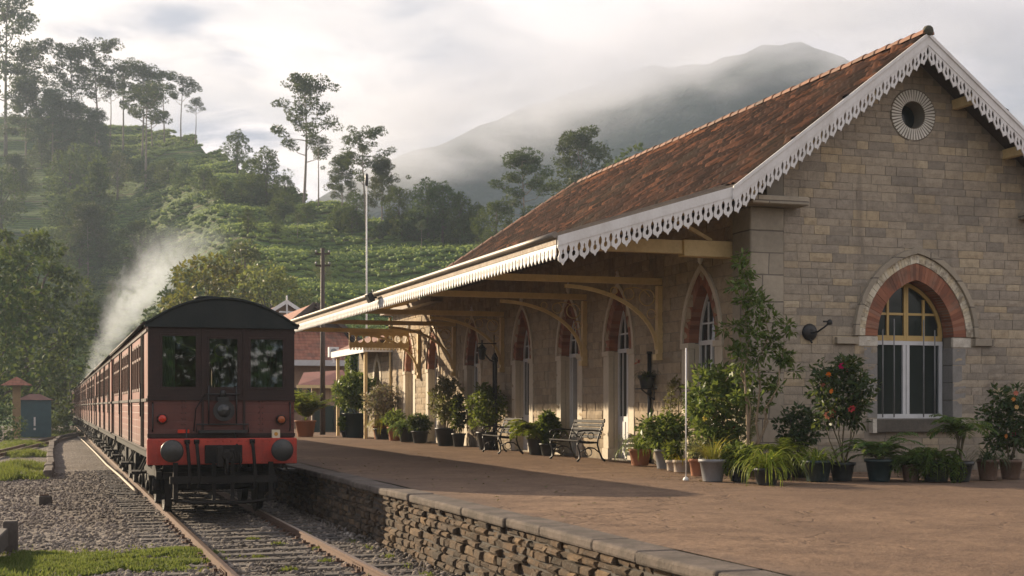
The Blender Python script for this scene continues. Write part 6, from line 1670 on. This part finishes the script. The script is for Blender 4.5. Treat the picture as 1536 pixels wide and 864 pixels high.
potted('tall yellowish shrub in a black pot left of the lamp post', 669, 664, 'shrub', 'dark', .33, .55, 2.0, .46, L_dusty, 31, leaf=.13, n=46, low=.2)
potted('slim dark shrub in the shadow just right of the tall yellowish one', 688, 662, 'shrub', 'dark', .2, .4, 1.5, .24, L_dark, 32, leaf=.12)
potted('yellow-green plant in a terracotta pot, farthest of the small pots along the station wall', 571, 657, 'strap', 'terracotta', .30, .5, 1.1, .6, L_yel, 33, n=70, w=.03)
potted('small plant in the second terracotta pot at the far end of the station wall', 593, 657, 'shrub', 'terracotta', .28, .48, .95, .4, L_mid, 34, leaf=.14, n=20)
potted('drooping fern in a dark pot at the far end, beside the terracotta pots', 611, 660, 'fern', 'dark', .32, .5, 1.0, .6, L_spider, 35, n=34, w=.05)
potted('low dark plant in shade under the far blind arch', 630, 659, 'shrub', 'dark', .28, .4, .85, .36, L_dark, 36, leaf=.14)
potted('pale mauve-leaved shrub before the little end wing', 573, 652, 'shrub', 'dark', .3, .4, 1.9, .6, L_purple, 37, leaf=.15, n=30, low=.4)
potted('dense round green bush in a large dark tub at the end of the platform', 534, 655, 'shrub', 'teal', .55, .95, 2.35, .80, L_mid, 38, leaf=.2, n=60, low=.25)
potted('tall yellow-green palm in a terracotta pot beside the carriage', 458, 655, 'palm', 'terracotta', .42, .65, 2.2, 1.15, L_spider, 39, n=24, leaf=.4, w=.09, up=(58, 88), droop=.75)
potted('short leafy plant at the foot of the dense round bush', 521, 656, 'shrub', 'dark', .25, .25, .85, .35, L_fern, 40, leaf=.15)
# tall sapling at the corner
ct = thing('corner_sapling', 'slender tall tree with sunlit clumped leaves at the corner of the station', 'tree', G(1128, 716, PL))
rs = np.random.RandomState(50); b = MB(); C, Rd = [], []
tops = [(-.10, 0, 3.66), (.25, .1, 2.9), (-.3, .05, 2.7), (.62, 0, 2.35), (.4, -.2, 1.9)]
for i, tp in enumerate(tops): b.tube(limb((rs.normal() * .06, rs.normal() * .05, 0), tp, rs, .04, 6), [.028 - .0035 * k for k in range(7)], 6)
for c, r in [((-.14, 0, 3.6), .22), ((-.05, .05, 3.4), .26), ((-.22, 0, 3.15), .26), ((.1, 0, 3.05), .24), ((-.05, 0, 2.8), .3), ((.25, .05, 2.75), .26), ((-.3, 0, 2.6), .24), ((.45, 0, 2.5), .25), ((.05, -.05, 2.4), .3), ((.65, 0, 2.3), .22), ((-.25, 0, 2.2), .27), ((.3, 0, 2.1), .27), ((.55, 0, 1.9), .25), ((-.05, 0, 1.95), .26), ((.75, -.05, 1.95), .2), ((-.3, .05, 1.75), .22), ((.2, 0, 1.65), .24), ((.5, 0, 1.5), .2), ((-.15, 0, 1.4), .2), ((.1, .1, 1.2), .18)]:
    for k in range(3): C.append(np.array(c) + rs.normal(size=3) * .1); Rd.append(r * rs.uniform(.45, .75))
b.build('trunk', paint('pale_sapling_bark', (.30, .22, .14), (.18, .13, .09), .85, 4, .4, 20), ct)
np_part('crown', clump_leaves(rs, np.array(C), np.array(Rd), 30, .13, .055, .75, .2, .3), L_mid, ct)
# hanging basket on the wall
hp = on_x(970, 582, WX - .2)
hb_ = potted('small plant in a dark pot on a wall bracket between the arches', 0, 0, 'strap', 'dark', .17, .26, .5, .3, L_dark, 60, pos=hp, name='hanging_planter', group=None, n=50)
b = MB(); b.bb(-.2, .2, -.14, .14, -.03, -.004); b.bar((.18, 0, -.03), (.18, 0, -.25), .03, .03); b.bar((.18, 0, -.25), (-.12, 0, -.03), .025, .025); b.build('bracket', M_iron, hb_)
np_part('flower', kites(np.array([[-.1, .25, .55]] * 5), rand_dirs(rs, 5), rand_dirs(rs, 5), np.full(5, .1), np.full(5, .07)), M_red, hb_)
# ------------------------------------------------------------------ buildings past the platform end
M_oldroof = None
def simple_tiles(name, c1, c2, k=5.0):
    m, t = new_mat(name); P = t.pos(); s = t.xyz(P)
    w1 = t.math('SINE', t.math('MULTIPLY', s[0], 26.0)); row = t.math('FRACT', t.math('MULTIPLY', s[2], 5.2))
    wn = t.n('TexWhiteNoise', p_noise_dimensions='2D', Vector=t.cxyz(t.math('FLOOR', t.math('MULTIPLY', s[0], 4.1)), t.math('FLOOR', t.math('MULTIPLY', s[2], 5.2)))).outputs['Value']
    c = t.mix(wn, c1, c2); c = t.mix(t.mapr(row, 0, .22, .8, 0), c, tuple(q * .3 for q in c1)); c = t.mix(t.mapr(t.noise(P, 1.2, 5), .48, .7, 0, .6), c, (.07, .05, .04))
    return finish(m, t, c, .85, t.bump(t.math('ADD', t.math('MULTIPLY', w1, .4), row), .8, .05))
M_redtile = simple_tiles('red_clay_roof', (.24, .085, .05), (.34, .14, .085))
M_dkwall = paint('dim_ochre_plaster', (.26, .17, .11), (.14, .09, .065), .85, 1.5, .3, 20)
def face(name, pts, th, mat, parent, off):
    pts = [Vector(p) for p in pts]; n = (pts[1] - pts[0]).cross(pts[2] - pts[0]).normalized() * th
    b = MB(); k = len(pts); b.add(pts + [p - n for p in pts], [tuple(range(k)), tuple(range(2 * k - 1, k - 1, -1))] + [(i, k + i, k + (i + 1) % k, (i + 1) % k) for i in range(k)])
    return b.build(name, mat, parent, off=off)
A = at_depth(452, 656, 78); 
hx, hy = A.x, A.y
bt = thing('outbuilding', 'red tiled outbuilding with a dark timber gable behind the end of the platform', 'building', (hx, hy, PL)); o = bt.location
def D78(x, y, d=78): return at_depth(x, y, d)
L0, R0 = D78(425, 540), D78(578, 540); ez = D78(500, 540).z
apx = D78(468, 462, 82)
yy0 = L0.y; yb = yy0 + 14
face('wall', [(L0.x, yy0 + .6, PL - .5), (R0.x, yy0 + .6, PL - .5), (R0.x, yy0 + .6, ez), (L0.x, yy0 + .6, ez)], .3, M_dkwall, bt, o)
mid = (L0.x + R0.x) / 2 - .6; gz = ez + 3.3; gx1 = R0.x + .5; gx0 = mid - (gx1 - mid)
face('gable', [(gx0, yy0 + 2.2, ez + .3), (gx1, yy0 + 2.2, ez + .3), (mid, yy0 + 2.2, gz)], .2, M_dkwood, bt, o)
face('roof', [(L0.x - .6, yy0 - .4, ez), (R0.x - 1.0, yy0 - .4, ez), (R0.x - 1.6, yy0 + 2.2, ez + 1.75), (L0.x - .4, yy0 + 2.2, ez + 1.75)], .12, M_redtile, bt, o)
face('roof', [(gx1 + .3, yy0 + 1.8, ez + .15), (gx1 + .3, yb, ez + .15), (mid, yb, gz + .15), (mid, yy0 + 1.8, gz + .15)], .15, M_redtile, bt, o)
face('roof', [(gx0 - .3, yb, ez + .15), (gx0 - .3, yy0 + 1.8, ez + .15), (mid, yy0 + 1.8, gz + .15), (mid, yb, gz + .15)], .15, M_redtile, bt, o)
b = MB()
for sx in (gx0 - .3, gx1 + .3): b.bar((sx, yy0 + 1.75, ez + .08), (mid, yy0 + 1.75, gz + .1), .08, .26)
b.build('bargeboard', M_dkwood, bt, off=o)
b = MB(); b.bb(L0.x - .7, R0.x - .95, yy0 - .5, yy0 - .38, ez - .32, ez + .0); b.build('gutter_board', paint('grey_fascia', (.45, .45, .46), (.3, .3, .3), .5), bt, off=o)
b = MB(); b.bb(mid - 5.5, mid - 5.2, yy0 + .5, yy0 + .58, PL, 3.2)
b.build('corner_post', M_dkwood, bt, off=o)
for x in np.linspace(L0.x + .8, R0.x - .6, 5): b = MB(); b.bb(x - .35, x + .35, yy0 + .52, yy0 + .598, PL + .9, PL + 2.3); b.build('window', M_glass, bt, off=o)
q = D78(501, 528, 76.5); ls = thing('loudspeaker', 'small white square loudspeaker box on the red tiled roof', 'loudspeaker', q)
b = MB(); b.bb(-.28, .28, 0, .35, -.28, .28); b.bb(-.05, .05, .1, .3, -.6, -.28); b.build('housing', M_white, ls); b = MB(); b.lathe([(.2, -.005), (.16, -.02), (.05, -.01)], (0, 0, 0), 16, 'Y'); b.build('cone', M_ironbar, ls)
# lean-to with a boarded front
lt = thing('lean_to_shed', 'low shed with faded red lean-to roof and boarded cream front', 'shed', D78(484, 652, 70)); o = lt.location
p0, p1 = D78(450, 575, 70), D78(530, 575, 70)
face('roof', [(p0.x - .2, p0.y - .5, p0.z - .1), (p1.x, p0.y - .5, p0.z - .1), (p1.x, p0.y + 1.8, p0.z + .75), (p0.x + .5, p0.y + 1.8, p0.z + .6)], .1, paint('faded_red_tin', (.30, .12, .085), (.18, .09, .065), .8, 1.5, .3, 10), lt, o)
b = MB(); b.bb(p0.x - .25, p1.x, p0.y - .56, p0.y - .5, p0.z - .25, p0.z - .09); b.build('fascia', M_cream, lt, off=o)
b = MB(); b.bb(p0.x + .6, p1.x, p0.y, p0.y + .12, PL, p0.z - .12); b.build('wall', plank_mat('cream_boards', (.36, .25, .16), (.28, .19, .12), .22, 0), lt, off=o)
# dark green screen fence
fp0, fp1 = D78(468, 655, 64), D78(575, 655, 64)
gf = thing('screen_fence', 'dark green solid screen fence at the end of the platform', 'fence', (fp0.x, fp0.y, PL)); o = gf.location
M_dkgreen = paint('dark_green_screen', (.012, .028, .024), (.02, .03, .026), .7, 2, .2, 30)
b = MB(); b.bb(fp0.x, fp1.x + .1, fp0.y, fp0.y + .06, PL, PL + 1.25); b.bb(D78(543, 600, 64).x, fp1.x + 1.5, fp0.y + .07, fp0.y + .13, PL, PL + 3.6); b.build('panel', M_dkgreen, gf, off=o)
for x in np.linspace(fp0.x + .05, fp1.x, 4): b = MB(); b.bb(x - .05, x + .05, fp0.y - .06, fp0.y - .002, PL, PL + 1.35); b.build('post', M_dkwood, gf, off=o)
# ivy covered pillar
ip = D78(534, 655, 66); ip.z = PL; iv = thing('ivy_pillar', 'square pillar covered in clipped ivy at the end of the platform', 'ivy pillar', ip)
b = MB(); b.bb(-.32, .32, -.3, .3, 0, 3.75); b.build('pillar', M_dkgreen, iv)
rs = np.random.RandomState(61); n = 2600; fc = rs.randint(0, 5, n); P = np.stack([rs.uniform(-.42, .42, n), rs.uniform(-.4, .4, n), rs.uniform(0, 3.9, n)], -1)
P[fc == 0, 1] = -.36; P[fc == 1, 0] = -.4; P[fc == 2, 0] = .4; P[fc == 3, 1] = .36; P[fc == 4, 2] = 3.85
np_part('ivy', kites(P + rs.normal(size=(n, 3)) * .04, rand_dirs(rs, n) + np.array([0, -.2, -.2]), rand_dirs(rs, n) + np.array([-.3, -.6, .3]), np.full(n, .17), np.full(n, .12)), L_fern, iv)
# white gabled house peeking over the carriage roof
wh = thing('gabled_house', 'house with a white-edged gable peeking over the right end of the carriage roof', 'house', D78(432, 640, 96)); wh.location.z = -.1; o = wh.location
pa = D78(430, 452, 96); pe = D78(398, 474, 96); pr_ = D78(464, 474, 96); yw = pa.y
wz = pe.z + .05
hw2 = (pr_.x - pe.x) / 2 * 1.35
face('wall', [(pa.x - hw2 * .9, yw + .4, -.1), (pa.x + hw2 * .9, yw + .4, -.1), (pa.x + hw2 * .9, yw + .4, wz - .3), (pa.x, yw + .4, pa.z - .1), (pa.x - hw2 * .9, yw + .4, wz - .3)], .3, M_dkwall, wh, o)
for sx in (-1, 1):
    e = Vector((pa.x + sx * hw2, yw, pa.z - hw2 * .62))
    pts = [(e.x, yw, e.z), (e.x, yw + 9, e.z), (pa.x, yw + 9, pa.z), (pa.x, yw, pa.z)]
    face('roof', pts if sx > 0 else pts[::-1], .12, M_redtile, wh, o)
    b = MB(); b.bar((e.x, yw - .06, e.z - .06), (pa.x, yw - .06, pa.z - .02), .08, .24); b.build('bargeboard', M_white, wh, off=o)
b = MB(); b.bar((pa.x, yw - .1, pa.z + .4), (pa.x, yw - .1, pa.z - .9), .1, .1); b.bar((pa.x - .55, yw - .08, pa.z - .75), (pa.x + .55, yw - .08, pa.z - .75), .08, .1); b.build('gable_truss', M_white, wh, off=o)
# ------------------------------------------------------------------ left of the line
hp0 = G(52, 641, -.1); dd = depth_of(hp0); hp0 = at_depth(52, 641, 92); hp0.z = -.12
hz_ = CAMZ + (HZ - 600) / FPX * 92; hwid = 47 / FPX * 92 / 2
ht = thing('line_hut', 'small teal painted hut with a low brown pyramid roof beside the line', 'hut', hp0)
b = MB(); b.bb(-hwid, hwid, 0, 2.0, 0, hz_ - hp0.z); b.build('wall', paint('teal_boards', (.03, .085, .10), (.016, .045, .055), .6, 3, .2, 30), ht)
b = MB(); e = hz_ - hp0.z; r_ = hwid + .15
b.add([(-r_, -.15, e), (r_, -.15, e), (r_, 2.15, e), (-r_, 2.15, e), (-.3, 1, e + .42), (.3, 1, e + .42)], [(0, 1, 5, 4), (1, 2, 5), (2, 3, 4, 5), (3, 0, 4), (3, 2, 1, 0)]); b.build('roof', paint('brown_tin_roof', (.17, .075, .055), (.1, .05, .04), .8), ht)
b = MB(); b.bb(-.06, .06, -.03, -.003, .75, 1.35); b.bb(-.07, .07, -.03, -.003, .48, .62); b.build('white_mark', M_white, ht)
gp = at_depth(25, 645, 90); gp.z = -.15; gt = thing('gate_post', 'tall post with a little red pyramid roof behind the teal hut', 'gate post', gp)
gzt = CAMZ + (HZ - 578) / FPX * 90 - gp.z
b = MB(); b.bb(-.25, .25, -.25, .25, 0, gzt); b.build('post', paint('ochre_post', (.25, .17, .08), (.15, .1, .06), .85), gt)
b = MB(); r_ = .98; b.add([(-r_, -r_, gzt), (r_, -r_, gzt), (r_, r_, gzt), (-r_, r_, gzt), (0, 0, gzt + .58)], [(0, 1, 4), (1, 2, 4), (2, 3, 4), (3, 0, 4), (3, 2, 1, 0)]); b.build('roof', M_redtile, gt)
# stone edging of the siding, curving away
ed = thing('stone_kerb', 'dark stone edging curving along the overgrown siding', 'kerb', G(72, 690, -.15)); o = ed.location
path = [G(73, 716, -.12), G(75, 700, -.12), G(75, 684, -.12), G(78, 668, -.12), G(88, 659, -.12), G(112, 654, -.12), G(135, 652, -.12)]
def spline(P, n):
    out = []
    for i in range(n + 1):
        f = i / n * (len(P) - 1); k = min(int(f), len(P) - 2); q = f - k; out.append(P[k] * (1 - q) + P[k + 1] * q)
    return out
sp = spline(path, 34)
rnd2 = random.Random(3)
for a_, c_ in zip(sp[:-1], sp[1:]):
    b = MB(); d = (c_ - a_); m_ = (a_ + c_) / 2; b.box(m_ + Vector((rnd2.uniform(-.03, .03), 0, .06)), (.26, max(.2, d.length - .03), .3 + rnd2.uniform(-.05, .03)), math.atan2(-d.x, d.y)); b.build('kerb_stone', M_coping, ed, bevel=.03, off=o)
sr = thing('siding_track', 'curved rusty siding rails at the left before the hut', 'railway track', G(20, 680, -.15)); o = sr.location
for off_ in (0, 10):
    pts = [G(x, y - off_ * .55, -.12) for x, y in ((-60, 700), (-20, 690), (20, 680), (55, 670), (90, 662), (118, 655))]
    sp2 = spline(pts, 24); b = MB()
    for a_, c_ in zip(sp2[:-1], sp2[1:]): b.bar(a_ + Vector((0, 0, .07)), c_ + Vector((0, 0, .07)), .07, .14)
    b.build('rail', M_rail, sr, off=o)
tp = thing('trackside_pipe', 'long thin pale pipe lying beside the train wheels', 'pipe', G(150, 690, -.12)); o = tp.location
pts = [G(x, y, -.07) for x, y in ((112, 650), (128, 664), (146, 682), (160, 697), (180, 714), (205, 738))]
b = MB(); b.tube(spline(pts, 30), .035, 8); b.build('pipe', paint('dusty_pipe', (.34, .27, .19), (.2, .15, .1), .7, 2), tp, off=o)
# timber stop in the lower left corner, stub post in the gravel
g0 = G(16, 828, -.15); sb_ = thing('timber_barrier', 'weathered timber barrier with a stub post in the lower left corner', 'timber barrier', g0)
b = MB(); b.box((0, .0, .2), (.2, .2, .5)); b.build('post', M_sleeper, sb_, bevel=.015); b = MB(); b.box((-.16, -1.1, .22), (.16, 2.2, .26), R(-3)); b.build('rail_timber', M_sleeper, sb_, bevel=.015)
g0 = G(66, 756, -.16); sb_ = thing('stub_post', 'short dark timber stub standing in the gravel', 'timber stub', g0)
b = MB(); b.box((0, 0, .08), (.28, .26, .2), .3); b.build('timber', M_sleeper, sb_, bevel=.02); b = MB(); b.box((.0, 0, .195), (.2, .05, .03), .3); b.build('strap', M_rail, sb_)

# dry leaves and litter blown along the plants and the platform edge
rs = np.random.RandomState(70); n = 420
x = np.concatenate([rs.uniform(9.5, 18, n // 2), 5.2 + np.abs(rs.normal(size=n - n // 2)) * 2.2]); y = np.concatenate([21.9 - np.abs(rs.normal(size=n // 2)) * 1.6, rs.uniform(12, 34, n - n // 2)])
P = np.stack([x, y, np.full(n, PL + .006)], -1); D = rand_dirs(rs, n) * np.array([1, 1, .12]); N = np.array([0, 0, 1.0]) + rs.normal(size=(n, 3)) * .25
L_dry = leaf_mat('dry_leaves', (.10, .06, .03), (.17, .11, .05), (.08, .09, .03), .2, .7, 0)
tag(np_part('fallen_leaves', kites(P, D, N, .04 + .05 * rs.rand(n), .02 + .025 * rs.rand(n)), L_dry, None), kind='stuff')
